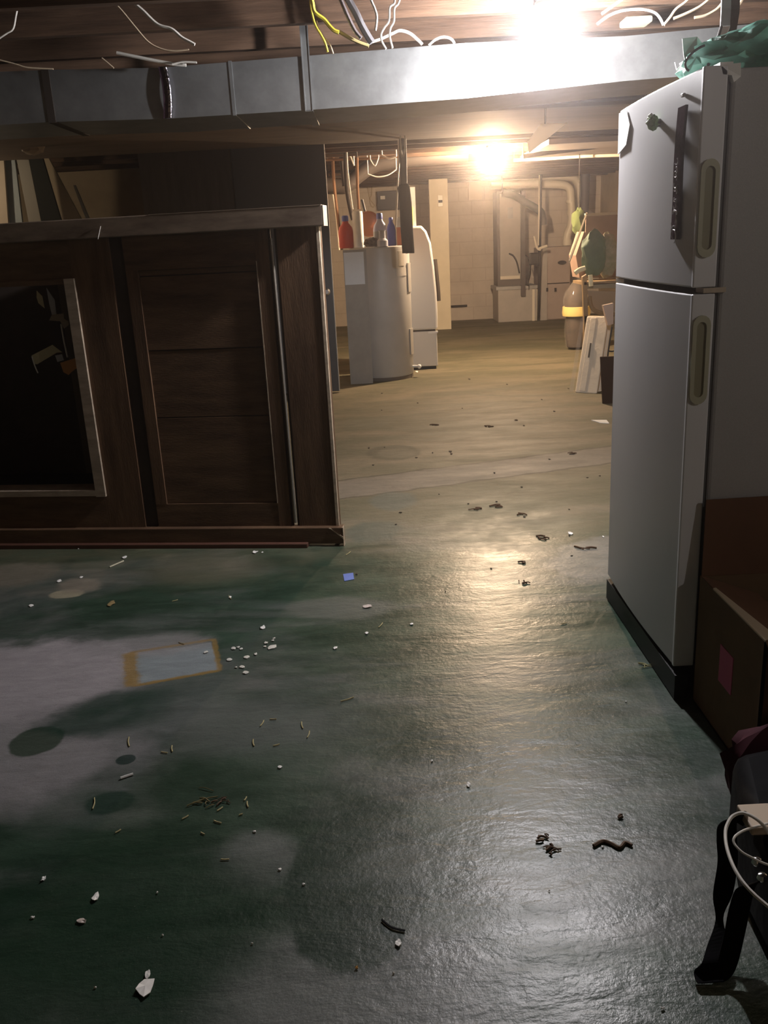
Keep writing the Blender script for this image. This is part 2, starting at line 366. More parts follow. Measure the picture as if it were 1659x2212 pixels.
# ------------------------------------------------------------------ bulbs
def bulb(px, py, Y, watts, colr, label, loc=None, rad=.034, group=None):
    p = loc or at(px, py, Y)
    t = thing('light_bulb', (p.x, p.y, p.z), label, 'light bulb', group)
    prof = [(.014,.052),(.016,.040),(.026,.022)] + [(rad*math.cos(a), rad*math.sin(a)) for a in [math.radians(v) for v in (20,0,-25,-50,-72,-89)]]
    area = 4*math.pi*rad*rad
    m = mat('glowing_glass_%d' % watts + str(px), (.9,.9,.9), .3, emit=(colr, watts/(math.pi*area)))
    MB().lathe([(r, z) for r, z in prof][::-1], p, 18).build('glass', m, t, smooth=True)
    MB().lathe([(.015,.05),(.015,.075),(.032,.078),(.05,.10),(.05,.115)], p, 18).build('socket', mat('porcelain', (.75,.74,.70), .4), t, smooth=True)
    MB().box(p.x-.045, p.x+.045, p.y-.045, p.y+.045, p.z+.115, ZD+.002).build('mounting_block', wood_dark, t)
    return t
bulb(1185, 85, 3.42, BULB_FRONT, (1,.96,.98), 'glaring bare bulb just in front of the silver duct')
bulb(1062, 346, 9.0, BULB_BACK, (1,.72,.47), 'warm glowing bare bulb over the far room floor')
bulb(1, 1, 1, BULB_SIDE, (1,.93,.86), 'bare bulb near the cardboard box and refrigerator side', loc=V((2.3, .75, 1.9)))
bulb(2, 2, 2, BULB_LEFT, (1,.80,.55), 'bare bulb lighting the boards behind the brown cabinet', loc=V((-3.6, 7.4, 1.9)))
# ------------------------------------------------------------------ galvanised duct
t = thing('air_duct', (0, 4.0, 1.79), 'long galvanised rectangular duct under the joists across the room', 'duct')
DA = at(-160, 262, 4.06); DB = at(1800, 135, 3.93)
def duct_pt(x, top):   # follows the slightly rising line of the duct
    ks = [(-200,281,163),(0,270,156),(120,263,150),(350,257,146),(660,238,121),(1000,213,93),(1350,175,78),(1659,150,48),(1850,135,30)]
    for (a, b0, t0), (c_, b1, t1) in zip(ks, ks[1:]):
        if x <= c_: f = (x-a)/(c_-a); return at(x, (b0+(b1-b0)*f) if not top else (t0+(t1-t0)*f), 4.05-.00005*x)
    return at(x, 135 if not top else 30, 3.95)
def duct_seg(x0, x1, grow=0., depth=.46):
    m = MB(); v = []
    for x in (x0, x1):
        b, tp = duct_pt(x, False), duct_pt(x, True); xx = (b.x+tp.x)/2
        for yy in (b.y-grow, b.y+depth+grow):
            v.append(m.bm.verts.new((xx, yy, b.z-grow))); v.append(m.bm.verts.new((xx, yy, min(tp.z, ZJ-.012)+grow)))
    for f in ((0,1,3,2),(4,6,7,5),(0,4,5,1),(2,3,7,6),(1,5,7,3),(0,2,6,4)): m.bm.faces.new([v[i] for i in f])
    return m
for a, b in ((-200,104),(108,350),(350,500),(502,668),(670,1000),(1000,1350),(1350,1850)): duct_seg(a, b).build('section', galv, t)
for a, b in ((97,113),(498,505)): duct_seg(a, b, .004).build('seam', iron if a < 200 else galv, t)
m = MB()
for i in range(5): pass
P = [duct_pt(352, True)*(1-f)+duct_pt(362, False)*f + V((math.sin(f*3)*.012, -.012-.012*math.sin(f*math.pi), 0)) for f in (0,.15,.3,.45,.6,.75,.9,1.0)]
m.ribbon(P, V((.016,0,0)), .004).build('foil_tape', mat('dark_plum_tape', (.07,.04,.06), .3, .6, bump=.8, bscale=40), t, smooth=True)
MB().ribbon([p_+V((.012,-.008,0)) for p_ in P], V((.006,-.004,0)), .003).build('foil_glint', tape_m, t, smooth=True)  # silver tape split in two tones: dark half and bright glint
m = MB(); a, b = duct_pt(668, False), duct_pt(664, True)
m.box(a.x-.017, a.x+.017, a.y-.006, a.y-.002, a.z-.004, ZJ+.10); m.box(a.x-.017, a.x-.013, a.y-.010, a.y-.002, a.z-.004, ZJ+.10); m.box(a.x+.013, a.x+.017, a.y-.010, a.y-.002, a.z-.004, ZJ+.10)
m.box(a.x-.017, a.x+.017, a.y-.006, a.y+.47, a.z-.006, a.z-.002)
m.build('hanger_strap', galv, t)
# main beam behind the duct
tag(MB().box(XL, 2.4, 4.86, 5.0, 1.88, ZJ).build('ceiling_beam', wood_dark), 'dark wooden beam running crosswise behind the silver duct', 'beam')
# ------------------------------------------------------------------ big brown cabinet
A = V((-.178, 3.641, 0)); cu = V((-1.605, .233, 0)).normalized(); cn = V((cu.y, -cu.x, 0))
if cn.y > 0: cn = -cn       # towards the viewer
UPZ = V((0,0,1)); CW = 2.35; CD = .50; TD = .045
cab = thing('wooden_cabinet', (A.x, A.y, 0), 'large old brown wooden cabinet with recessed panel and open bay', 'cabinet')
def cb(u0, u1, z0, z1, d0, d1, name, m, par=cab, bev=.0, skew=0):
    """box on the cabinet face: u leftwards, d = distance in front of the face"""
    o = A + cu*u0 + UPZ*z0 + cn*d0
    b = MB(); b.rbox(o, cu*(u1-u0), UPZ*(z1-z0), cn*(d1-d0)); return b.build(name, m, par, bevel=bev)
cb(-.005, CW, 1.325, 1.402, -TD, .035, 'top', cabtop, bev=.004)
cb(0, CW, 0.012, .085, -.02, .03, 'bottom_rail', cabw, bev=.003)
cb(.155, CW, 0, .02, -.01, .055, 'skirting_strip', mat('reddish_strip', (.085,.035,.022), .6), bev=.003)
cb(.02, .032, .085, 1.325, -.015, .004, 'side_edge', brightedge)
b = MB(); o = A+cu*.02+UPZ*.0+cn*-.02
b.rbox(o, cu*.018, UPZ*1.325, -cn*(TD-.02)); b.build('side_panel', cabw_v, cab)
cb(.032, .195, .085, 1.325, -.018, 0, 'stile', cabw_v)
cb(.195, .207, .085, 1.325, -.018, -.012, 'groove', cabdk)
b = MB(); b.tube([A+cu*.212+UPZ*.10+cn*.0, A+cu*.217+UPZ*1.29+cn*.0], .006, 8, False); b.build('rod', mat('dull_metal_rod', (.30,.27,.23), .35, .6), cab, smooth=True)
cb(.222, .232, .085, 1.325, -.018, -.010, 'groove', cabdk)
cb(.232, .285, .085, 1.325, -.018, .002, 'panel_frame', cabw_v)
cb(.285, .84, 1.19, 1.325, -.018, 0, 'panel_frame', cabw)
cb(.285, .84, .085, .19, -.018, 0, 'panel_frame', cabw)
cb(.79, .84, .19, 1.19, -.018, .001, 'panel_frame', cabw_v)
zb = [.19, .575, .862, 1.165, 1.19]
for i, (z0, z1) in enumerate(zip(zb, zb[1:])): cb(.288, .79, z0+.003, z1-.002, -.016, -.008-.002*(i % 2), 'plank', cabw)
cb(.288, .79, .19, 1.19, -.022, -.0165, 'panel_backing', cabdk)
cb(.283, .287, .19, 1.205, 0, .003, 'edge_line', brightedge)
b = MB(); b.rbox(A+cu*.845+UPZ*.085+cn*-.018, cu*.055, UPZ*1.24, cn*.005); b.build('dark_gap', cabdk, cab)
cb(.90, 1.075, .085, 1.325, -.018, .003, 'stile', cabw_v)
cb(1.075, CW, 1.165, 1.325, -.018, .003, 'upper_rail', cabw)
cb(1.075, CW, .085, .235, -.018, .003, 'lower_rail', cabw)
cb(1.063, 1.108, .232, 1.172, -.02, .016, 'bay_trim', cabtrim)  # right and bottom trim paler, light on them put into the colour
cb(1.108, CW, .236, .262, -.10, .016, 'bay_trim', cabtrim)
cb(1.108, CW, 1.150, 1.170, -.02, .012, 'bay_trim', cabw)
b = MB(); b.rbox(A+cu*.95+UPZ*.02-cn*CD, cu*(CW-.95), UPZ*1.3, cn*.012); b.build('bay_light_block', cabdk, cab)  # near-black box kept behind the opening so it stays unlit
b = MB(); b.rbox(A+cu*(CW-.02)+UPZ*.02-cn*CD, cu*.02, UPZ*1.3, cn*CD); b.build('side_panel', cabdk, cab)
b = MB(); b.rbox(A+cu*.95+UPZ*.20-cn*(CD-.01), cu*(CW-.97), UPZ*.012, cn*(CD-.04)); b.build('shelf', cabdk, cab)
b = MB(); b.rbox(A+cu*.95+UPZ*.02-cn*CD, cu*.015, UPZ*1.3, cn*(CD-.03)); b.build('bay_light_block_side', cabdk, cab)
b = MB()      # split at the right end of the rail
b.poly([A+cu*.060+UPZ*.084+cn*.031, A+cu*.052+UPZ*.084+cn*.031, A+cu*-.001+UPZ*.034+cn*.031, A+cu*-.001+UPZ*.044+cn*.031], cn*.004); b.build('split_edge', brightedge, cab)
cb(-.002, 0, .0, .085, .0, .031, 'rail_end', brightedge)
b = MB(); b.rbox(A+cu*-.007+UPZ*1.325-cn*.045, cu*.002, UPZ*.077, cn*.08); b.build('top_end', brightedge, cab)
cb(.0, .7, 1.4015, 1.4035, -.02, .036, 'pale_edge', cabtrim)  # paler strip along the right part of the top edge
# papers and bits inside the open bay
def cabp(x, y, off):     # picture point onto a plane inside the cabinet
    d = ray(x, y); tt = ((A - OC).dot(cn) - off)/d.dot(cn); return OC + d*tt
def sheet(px, off, name, m, label, cat, th=.003, group=None, bend=0):
    pts = [cabp(x, y, off + bend*(i % 2)) for i, (x, y) in enumerate(px)]
    return tag(MB().poly(pts, -cn*th).build(name, m), label, cat, group)
cream_p = mat('cream_paper', (.50,.46,.30), .8); blue_p = mat('pale_blue_paper', (.40,.42,.46), .8); orange_p = mat('orange_card', (.50,.24,.08), .8)
sheet([(79,628),(91,640),(96,666),(83,655),(79,643)], .16, 'paper_scrap', cream_p, 'cream folded paper hanging high in the cabinet opening', 'paper')
sheet([(100,622),(118,648),(121,675),(125,690),(112,680),(106,655)], .17, 'paper_scrap', blue_p, 'pale blue curled paper hanging high in the cabinet opening', 'paper')
sheet([(112,680),(137,677),(138,688),(148,694),(149,702),(138,710),(130,694),(106,692)], .15, 'paper_scrap', mat('tan_paper', (.30,.25,.19), .8), 'crumpled tan paper below the pale blue paper in the cabinet', 'paper')
sheet([(68,768),(113,745),(134,761),(122,762),(80,787),(72,786)], .14, 'paper_scrap', cream_p, 'bent olive cream card low in the cabinet opening', 'card')
sheet([(119,768),(134,765),(138,778),(124,782)], .15, 'paper_scrap', blue_p, 'small pale paper beside the orange card in the cabinet', 'paper')
sheet([(130,784),(164,773),(166,795),(156,802),(148,810),(137,804)], .13, 'card_scrap', orange_p, 'orange brown torn card in the cabinet opening', 'card')
tag(MB().tube([cabp(132,700,.15), cabp(138,735,.15), cabp(146,772,.15)], .004, 6).build('cord', wire_w), 'pale cord dangling above the orange card in the cabinet', 'cord')
tag(MB().tube([cabp(69,770,.13), cabp(75,790,.13), cabp(82,806,.13)], .003, 6).build('cord', wire_w), 'thin white strip hanging from the bent card', 'cord')
# upright board and metal rack seen in the opening
b = MB(); b.rbox(A+cu*1.20+UPZ*.262-cn*.30, cu*.10, UPZ*.88, -cn*.02); tag(b.build('wooden_board', mat('olive_board', (.07,.055,.035), .7)), 'narrow dull brown board standing inside the cabinet opening', 'board')
m = MB()
for i in range(14): z = .28+i*.024; m.tube([A+cu*1.12+UPZ*z-cn*.12, A+cu*1.175+UPZ*z-cn*.12], .002, 5, False)
for u in (1.12, 1.148, 1.175): m.tube([A+cu*u+UPZ*.262-cn*.12, A+cu*u+UPZ*.61-cn*.12], .0025, 5, False)
tag(m.build('wire_grille', mat('dull_wire', (.16,.14,.11), .5, .5)), 'small wire grille standing at the right side of the cabinet opening', 'grille')
# splinter on the cabinet top
b = MB(); b.tube([A+cu*.905+UPZ*1.37+cn*.037, A+cu*.92+UPZ*1.32+cn*.045], .0012, 5, False); tag(b.build('cobweb_thread', wire_w), 'short white thread on the front of the cabinet top', 'thread')
# ------------------------------------------------------------------ refrigerator
FX, FY0, FY1 = .775, 2.197, 2.905
fr = thing('refrigerator', (1.1, 2.55, 0), 'tall white top-freezer refrigerator at the right side of the passage', 'refrigerator')
MB().box(FX+.072, 1.50, FY0+.004, FY1-.004, .09, 1.592).build('body', frg_side, fr, bevel=.008)
MB().box(FX+.03, 1.48, FY0+.01, FY1-.01, .012, .09).build('plinth', black_pl, fr)
MB().box(FX+.0, FX+.035, FY0-.03, FY1-.01, 0.004, .075).build('kick_grille', black_pl, fr)
MB().box(FX+.060, FX+.074, FY0+.012, FY1-.012, .10, 1.585).build('gasket', mat('grey_gasket', (.10,.10,.10), .7), fr)
def fdoor(z0, z1, hz0, hz1, name):
    b = MB()
    # slightly crowned door front
    n = 10; pr = []
    for i in range(n+1): f = i/n; pr.append((FX - .010*math.sin(f*math.pi)+.004, FY0+.006+(FY1-FY0-.012)*f, z0))
    pr = [(FX+.060, FY0+.006, z0)] + pr + [(FX+.060, FY1-.006, z0)]
    b.poly(pr, (0,0,z1-z0)); d = b.build(name, frg, fr, smooth=True, bevel=.004)
    # edge trim with a recessed grip, on the side nearest the viewer
    c = MB()
    def outline(x0, x1, a, bz, r): 
        pts = []
        for k in range(9): an = math.pi*k/8; pts.append(((x0+x1)/2+(x1-x0)/2*math.cos(an), bz-r+r*math.sin(an)))
        for k in range(9): an = math.pi+math.pi*k/8; pts.append(((x0+x1)/2+(x1-x0)/2*math.cos(an), a+r+r*math.sin(an)))
        return pts
    c.box(FX+.002, FX+.058, FY0-.006, FY0+.008, z0, z1); c.build('edge_trim', frg_strip, d, bevel=.003)
    ho = outline(FX+.006, FX+.050, hz0, hz1, .024); hi = outline(FX+.016, FX+.040, hz0+.018, hz1-.016, .013)
    c = MB(); r0 = [[c.bm.verts.new((x, yy, z)) for x, z in pts] for pts, yy in ((ho, FY0-.006), (ho, FY0-.012), (hi, FY0-.012), (hi, FY0-.006))]
    for q in range(3):
        for k in range(18): c.bm.faces.new((r0[q][k], r0[q][(k+1) % 18], r0[q+1][(k+1) % 18], r0[q+1][k]))
    h = c.build('handle', frg_handle, d, smooth=True)
    c = MB(); c.poly([(x, FY0-.0075, z) for x, z in hi], (0,.004,0)); c.build('grip_recess', frg_well, h)
    return d
fdoor(1.108, 1.597, 1.178, 1.400, 'freezer_door'); fdoor(.090, 1.092, .822, 1.042, 'door')
MB().box(FX+.004, FX+.07, FY1-.10, FY1-.01, 1.094, 1.106).build('middle_hinge', mat('bright_hinge', (.6,.58,.55), .3, .9), fr)
MB().box(FX+.03, FX+.085, FY0-.002, FY0+.05, 1.094, 1.106).build('divider_cap', MATS['bright_hinge'], fr)
b = MB(); b.poly([(FX+.04, FY0-.006, 1.597), (FX+.085, FY0-.006, 1.600), (FX+.088, FY0-.004, 1.572), (FX+.072, FY0-.006, 1.560), (FX+.066, FY0-.006, 1.575), (FX+.046, FY0-.006, 1.578)], (0, .05, 0)); b.build('top_hinge_cover', white_pl, fr)
b = MB(); b.box(FX+.045, FX+.075, FY0+.012, FY1-.012, 1.597, 1.606); b.build('top_cap', white_pl, fr)
# things stuck to the freezer door
def fdp(y, z, out=.0): f = (y-FY0)/(FY1-FY0); return V((FX-.010*math.sin(max(0, min(1, f))*math.pi)+.004-out, y, z))
b = MB(); b.poly([fdp(2.898,1.590,.002), fdp(2.80,1.585,.002), fdp(2.750,1.541,.004), fdp(2.778,1.490,.006), fdp(2.862,1.476,.003), fdp(2.895,1.474,.003)], (-.0015,0,0))
tag(b.build('paper_note', paper_w), 'white paper note on the far corner of the freezer door', 'paper')
c0 = fdp(2.475, 1.513, .018)
mg = thing('fridge_magnet', c0, 'small lumpy green magnet on the freezer door', 'magnet')
b = MB(); b.blob(c0, .014, .017, .018, .35, 3, 3, False, 3.5); b.build('body', mat('green_resin', (.22,.42,.16), .5, var=.3, scale=60), mg, smooth=True)
b = MB()
for dy, dz in ((.030,.004),(.012,.019),(-.002,.020),(.020,.013)): b.blob(c0+V((-.006,dy,dz)), .005,.005,.005, .1, 1, 2, False)
b.build('bead', white_pl, mg, smooth=True)
b = MB(); b.tube([c0, c0+V((.020,0,0))], .010, 12, False); b.build('base', black_pl, mg)
b = MB(); b.poly([fdp(2.312,1.549,.0), fdp(2.298,1.549,0), fdp(2.298,1.558,0), fdp(2.312,1.558,0)], (-.008,0,0)); tag(b.build('fridge_magnet', white_pl, bevel=.002), 'tiny white square magnet near the top of the freezer door', 'magnet')
# dark ornate strip hanging on the freezer door
st = thing('hanging_plaque', fdp(2.295,1.22), 'long dark carved strip hanging beside the freezer handle', 'plaque')
strip_m = mat('dark_wine_wood', (.035,.020,.026), .75, var=.3, scale=50, spec=.0); swirl = mat('silvery_swirl_glint', (.42,.40,.42), .3, .3)
SC = [(2.297,1.528),(2.297,1.45),(2.302,1.385),(2.312,1.335),(2.318,1.285),(2.312,1.222)]
P = [fdp(a, z, .006+.004*math.sin(i*1.2)) for i, (a, z) in enumerate(SC)]
b = MB(); b.ribbon(P, V((0,.028,0)), .003); b.build('strip', strip_m, st)
CP = catmull(P)
for i in range(15):  # pale curls stand for the swirly glints on the strip
    f = .36+.62*i/14; q = CP[int(f*(len(CP)-1))]; rr = .009 if i < 10 else .014
    rz = .007 if i < 11 else .016
    a0 = random.uniform(0, 6.28)
    pts = [q+V((-.0055, rr*1.4*math.cos(a0+a)*(.7 if i % 2 else 1), rz*math.sin(a0+a))) for a in (0,.6,1.2,1.8,2.4,3.0,3.6)]
    MB().tube(pts, .0016, 5).build('swirl', swirl, st)
# ------------------------------------------------------------------ things on top of the refrigerator
tb = thing('plastic_bag', (1.0, 2.42, 1.607), 'crumpled teal plastic bag on top of the refrigerator', 'bag')
b = MB(); b.blob((1.02,2.44,1.655), .17,.17,.062,.35,4,5,True,2.5); b.build('body', teal_m, tb, smooth=True)
b = MB(); b.blob((1.14,2.36,1.70), .10,.08,.045,.6,4,9,True,3.5); b.build('knotted_top', teal_m, tb, smooth=True)
b = MB(); b.blob((.885,2.50,1.64), .055,.09,.045,.3,3,2,True,2.5); b.build('folded_corner', teal_m, tb, smooth=True)
P = [at(1474,83,2.52), at(1506,79,2.52), at(1516,92,2.52), at(1506,128,2.50), at(1482,142,2.50), at(1477,118,2.52)]
tag(MB().poly(P, (0,.004,0)).build('paper_sheet', paper_w), 'white paper sheet standing against the teal bag', 'paper')
P = [at(1458,134,2.62), at(1462,150,2.60), at(1470,142,2.58), at(1486,138,2.55), at(1490,158,2.52), at(1466,166,2.62)]
tag(MB().poly(P, (0,.006,.0)).build('plastic_wrapper', paper_w), 'torn white wrapper at the front edge of the refrigerator top', 'wrapper')
P = [at(x, y_, 2.36) for x, y_ in ((1522,98),(1508,105),(1492,118),(1481,134),(1482,147),(1488,153))]
tag(MB().tube(P, .003, 6).build('power_cord', black_pl), 'thin dark cord looping over the teal bag edge', 'cord')
# metal bracket, cable and dark bar coming down behind
P = [at(1569,8,2.9), at(1568,56,2.85)]
b = MB(); b.ribbon([at(1569,-20,2.9), at(1568,20,2.88), at(1566,58,2.84)], V((.014,0,0)), .003); hs = tag(b.build('metal_strap', mat('bright_strap', (.6,.6,.64), .3, .6)), 'shiny metal strap hanging from the joists above the teal bag', 'strap')
tag(MB().ribbon([at(1588,-20,3.1), at(1586,30,3.1), at(1578,80,3.05)], V((.014,0,0)), .006).build('support_bar', iron), 'dark flat bar hanging beside the shiny strap', 'bar')
tag(MB().ribbon([at(1568,58,2.80), at(1552,95,2.6), at(1534,142,2.42)], V((.012,0,0)), .002).build('plastic_strap', white_pl), 'white plastic strap trailing down onto the refrigerator top', 'strap')
tag(MB().tube([at(1558,58,2.76), at(1548,90,2.55), at(1530,140,2.38)], .004, 8).build('power_cord', black_pl), 'black cord running beside the white plastic strap', 'cord')
# ------------------------------------------------------------------ cardboard box beside the refrigerator
bx = thing('cardboard_box', (1.1, 1.96, 0), 'open brown cardboard box in front of the refrigerator side', 'box')
X0, X1, YA, YB, ZT = .825, 1.36, 1.757, 2.165, .368
th_ = .006
MB().box(X0, X0+th_, YA, YB, 0, ZT).build('side_wall', card_m, bx)
MB().box(X1-th_, X1, YA, YB, 0, ZT).build('side_wall', card_m, bx)
MB().box(X0, X1, YA, YA+th_, 0, ZT).build('side_wall', card_m, bx)
MB().box(X0, X1, YB-th_, YB, 0, ZT).build('side_wall', card_m, bx)
MB().box(X0, X1, YA, YB, 0, .006).build('bottom', card_m, bx)
MB().poly([(X0+.004,YB-.003,ZT),(X1,YB-.003,ZT),(X1-.01,YB+.012,ZT+.21),(X0+.01,YB+.012,ZT+.205)], (0,-.004,0)).build('flap', card_in, bx)
MB().poly([(X0,YA+.006,ZT),(X0,YB-.01,ZT),(X0+.15,YB-.02,ZT-.055),(X0+.15,YA+.05,ZT-.055)], (.0,0,.004)).build('flap', card_in, bx)
MB().poly([(X0,YA,ZT+.001),(X1,YA,ZT+.001),(X1,YA-.10,ZT-.12),(X0+.015,YA-.10,ZT-.12)], (0,0,.004)).build('flap', card_m, bx)
MB().poly([(X0-.001,YA,ZT),(X0-.001,YB-.10,ZT),(X0+.006,YB-.10,ZT+.001),(X0+.030,YA+.004,ZT+.003),(X0+.026,YA,ZT+.003)], (0,0,.004)).build('folded_edge', card_edge, bx)
b = MB(); b.box(X0-.0015, X0, 1.915, 1.995, .15, .25); b.build('pink_label', pinkm, bx)
# ------------------------------------------------------------------ black bag and cables at the lower right
bg = thing('duffel_bag', (.95, 1.3, 0), 'black shiny bag on the floor at the lower right', 'bag')
b = MB()
for sx in ((0, .0),): pass
pr = [(.640,.60,0),(.628,1.05,0),(.645,1.40,0),(.70,1.60,0),(.95,1.66,0),(1.3,1.6,0),(1.3,.6,0)]
b.poly(pr, (0,0,.20)); b.build('body', mat('black_nylon', (.006,.006,.007), .6, bump=.6, bscale=9, spec=.04), bg, bevel=.03, smooth=True)
b = MB(); b.tube([(.70,.9,.205),(.70,1.2,.21),(.76,1.5,.205)], .004, 6); b.build('zip', mat('zip_metal', (.5,.5,.5), .3, .9), bg)
for i, (x, y_) in enumerate(((1634,1868),(1646,1902))):
    q = fl(x, y_, .205); b = MB(); b.lathe([(.006,0),(.009,.004),(.007,.012),(.002,.014)], q, 10); b.build('buckle', mat('chrome', (.8,.8,.8), .12, 1), bg, smooth=True)
SP = [(1612,1772,.20),(1592,1762,.225),(1572,1778,.21),(1570,1815,.17),(1572,1860,.13),(1562,1930,.09),(1554,1985,.06),(1550,2040,.04),(1538,2080,.03),(1522,2098,.014),(1532,2122,.012),(1556,2112,.014),(1572,2078,.03),(1588,2010,.07),(1598,1960,.12),(1612,1916,.18),(1640,1905,.205)]
P = [fl(x, y_, z) for x, y_, z in SP]
tw = [-.4,.1,.5,.9,.9,.8,.35,.8,.95,.9,.9,.9,.9,.9,.8,.5,.2]
W = [(V((1,0,0))*abs(math.cos((1-k_)*.9)) + V((0,0,1))*math.sin((1-k_)*.5))*.0185*(.45 if 0 < i == 6 else 1) for i, k_ in enumerate(tw)]
b = MB(); b.ribbon(P, W, .0012); tag(b.build('shoulder_strap', blk_fab), 'black webbing strap looped on the green floor by the bag', 'strap')
def zcable(px, z, r, m, label, name='cable'):
    return tag(MB().tube([fl(x, y_, z_) for x, y_, z_ in px], r, 8).build(name, m), label, 'cable')
zcable([(1680,1835,.21),(1658,1795,.235),(1641,1775,.25),(1622,1762,.255),(1602,1756,.255),(1583,1763,.25),(1572,1779,.245),(1567,1799,.24),(1570,1831,.235),(1583,1869,.23),(1603,1903,.225),(1629,1932,.22),(1658,1957,.215),(1690,1985,.212)], 0, .0030, wire_w, 'thick white cable making the wide loop over the black bag')
zcable([(1700,1772,.23),(1659,1779,.235),(1625,1788,.24),(1603,1796,.24),(1587,1808,.24),(1586,1822,.235),(1602,1840,.23),(1625,1853,.225),(1653,1866,.217),(1680,1874,.212)], 0, .0022, wire_w, 'thin white cable making the inner loop over the black bag')
q = fl(1650, 1782, .212); tag(MB().box(q.x-.03, q.x+.20, q.y-.02, q.y+.05, .205, .222).build('wooden_block', mat('pale_wood', (.42,.33,.24), .6), bevel=.003), 'pale wooden block resting on the black bag', 'block')
b = MB(); b.blob((.86,1.72-.02,.09), .135,.05,.115,.3,3,4,True,3); tag(b.build('cloth_bundle', mat('maroon_cloth', (.05,.008,.015), .8, spec=.2), smooth=True), 'maroon cloth bundle tucked behind the black bag', 'cloth')
# ------------------------------------------------------------------ water heater and neighbours
hc = V((.075, 8.58, 0)); hr = .285; HT = zz(812, 533, 8.4)
wh = thing('water_heater', hc, 'grey cylindrical water heater with bottles on its top', 'water heater')
MB().lathe([(hr*.97,.03),(hr,.045),(hr,HT-.03),(hr*.985,HT-.008),(hr*.95,HT)], hc, 48).build('tank', greyheat, wh, smooth=True)
MB().lathe([(hr*.98,0),(hr*.98,.032)], hc, 40).build('base_ring', mat('dark_base', (.12,.10,.08), .7), wh, smooth=True)
def onh(px, w_, z0, z1, name, m, out=.004):   # plate wrapped on the heater at an angle
    p = MB(); a = math.asin(max(-1, min(1, (px-hc.x)/hr))); n = 6; da = w_/hr
    pts = [(hc.x+(hr+out)*math.sin(a-da/2+da*i/n), hc.y-(hr+out)*math.cos(a-da/2+da*i/n), z0) for i in range(n+1)] + [(hc.x+(hr-.003)*math.sin(a+da/2-da*i/n), hc.y-(hr-.003)*math.cos(a+da/2-da*i/n), z0) for i in range(n+1)]
    p.poly(pts, (0,0,z1-z0)); return p.build(name, m, wh)
onh(hc.x+.20, .075, 1.04, 1.17, 'oval_badge', mat('badge', (.50,.46,.40), .5))
onh(hc.x+.20, .13, .95, 1.02, 'rating_label', mat('label_grey', (.48,.45,.40), .6))
onh(hc.x+.270, .09, .80, 1.06, 'access_panel', mat('panel_grey', (.33,.31,.28), .5), .010)
onh(hc.x+.270, .09, .22, .46, 'access_panel', MATS['panel_grey'], .010)
onh(hc.x+.262, .05, HT-.07, HT-.02, 'yellow_sticker', mat('yellow_sticker', (.85,.75,.05), .5))
q = V((hc.x+.275, hc.y-.08, .10)); b = MB(); b.tube([q, q+V((.06,-.03,0))], .013, 10, False); b.blob(q+V((.06,-.03,0)), .022,.022,.022,.1,2,1,False); b.build('drain_valve', white_pl, wh, smooth=True)
# flat sheet leaning against it with a white paper
ya = 8.22; xa, xb = at(736, 560, ya).x, at(800, 560, ya).x
xa0, xb0 = fl(758, 829).x, fl(806, 826).x
lp = thing('grey_sheet', ((xa+xb)/2, ya, 0), 'dull grey flat panel standing against the left of the water heater', 'panel')
b = MB(); b.box(xa0, xb0, ya, ya+.012, .0, HT-.015); b.build('sheet', greypan, lp)
pz0, pz1 = zz(760, 615, ya), zz(760, 545, ya)
tag(MB().box(xa0+.005, at(787,580,ya).x, ya-.004, ya-.001, pz0, pz1).build('paper_sheet', mat('bluish_white_paper', (.62,.66,.70), .7, var=.05)), 'white square paper taped on the grey panel by the heater', 'paper')
# round-shouldered white appliance
wx0, wx1 = at(884, 650, 9.0).x, at(944, 650, 9.0).x
ap = thing('white_appliance', ((wx0+wx1)/2, 9.1, 0), 'white upright appliance with rounded shoulder right of the water heater', 'appliance')
zt = zz(905, 488, 8.96); zs = zz(915, 716, 8.96)
pr = [(wx0-.02,8.96,zs+.012),(wx1-.012,8.96,zs+.012),(wx1-.003,8.96,zs+.03),(wx1,8.96,zs+.15),(wx1-.004,8.96,zs+.35),(wx1-.02,8.96,zs+.62),(wx1-.045,8.96,zt-.16),(wx1-.085,8.96,zt-.05),(wx1-.13,8.96,zt),(wx0-.02,8.96,zt+.005)]
MB().poly(pr, (0,.5,0)).build('upper_cabinet', white_en, ap, bevel=.035)
MB().box(wx0-.02, wx1-.012, 8.965, 9.46, .03, zs).build('lower_panel', white_en, ap, bevel=.008)
MB().box(wx0-.015, wx1-.03, 8.975, 9.45, zs, zs+.012).build('shadow_gap', cabdk, ap)
MB().box(wx0-.01, wx1-.03, 8.98, 9.44, 0, .03).build('base', black_pl, ap)
b = MB(); b.box(wx1-.10, wx1-.004, 8.958, 9.0, zs-.022, zs-.004); b.build('latch', white_pl, ap)
q = [at(x, y_, 9.3) for x, y_ in ((940,560),(944,600),(947,630),(948,650))]
tag(MB().ribbon(q, V((.012,.02,0)), .01).build('hose', iron), 'dark hose hanging down the right of the white appliance', 'hose')
# carton standing on the appliance
cxa, cxb = at(882, 440, 9.1).x, at(897, 440, 9.1).x
bc = thing('white_carton', ((cxa+cxb)/2, 9.1, zt), 'tall white carton with yellow stripe standing on the white appliance', 'carton')
MB().box(cxa, cxb, 9.05, 9.25, zt+.006, zz(888, 405, 9.1)).build('body', paper_w, bc)
MB().box(cxa+.008, cxa+.035, 9.046, 9.05, zt+.01, zt+.18).build('yellow_stripe', MATS['yellow_sticker'], bc)
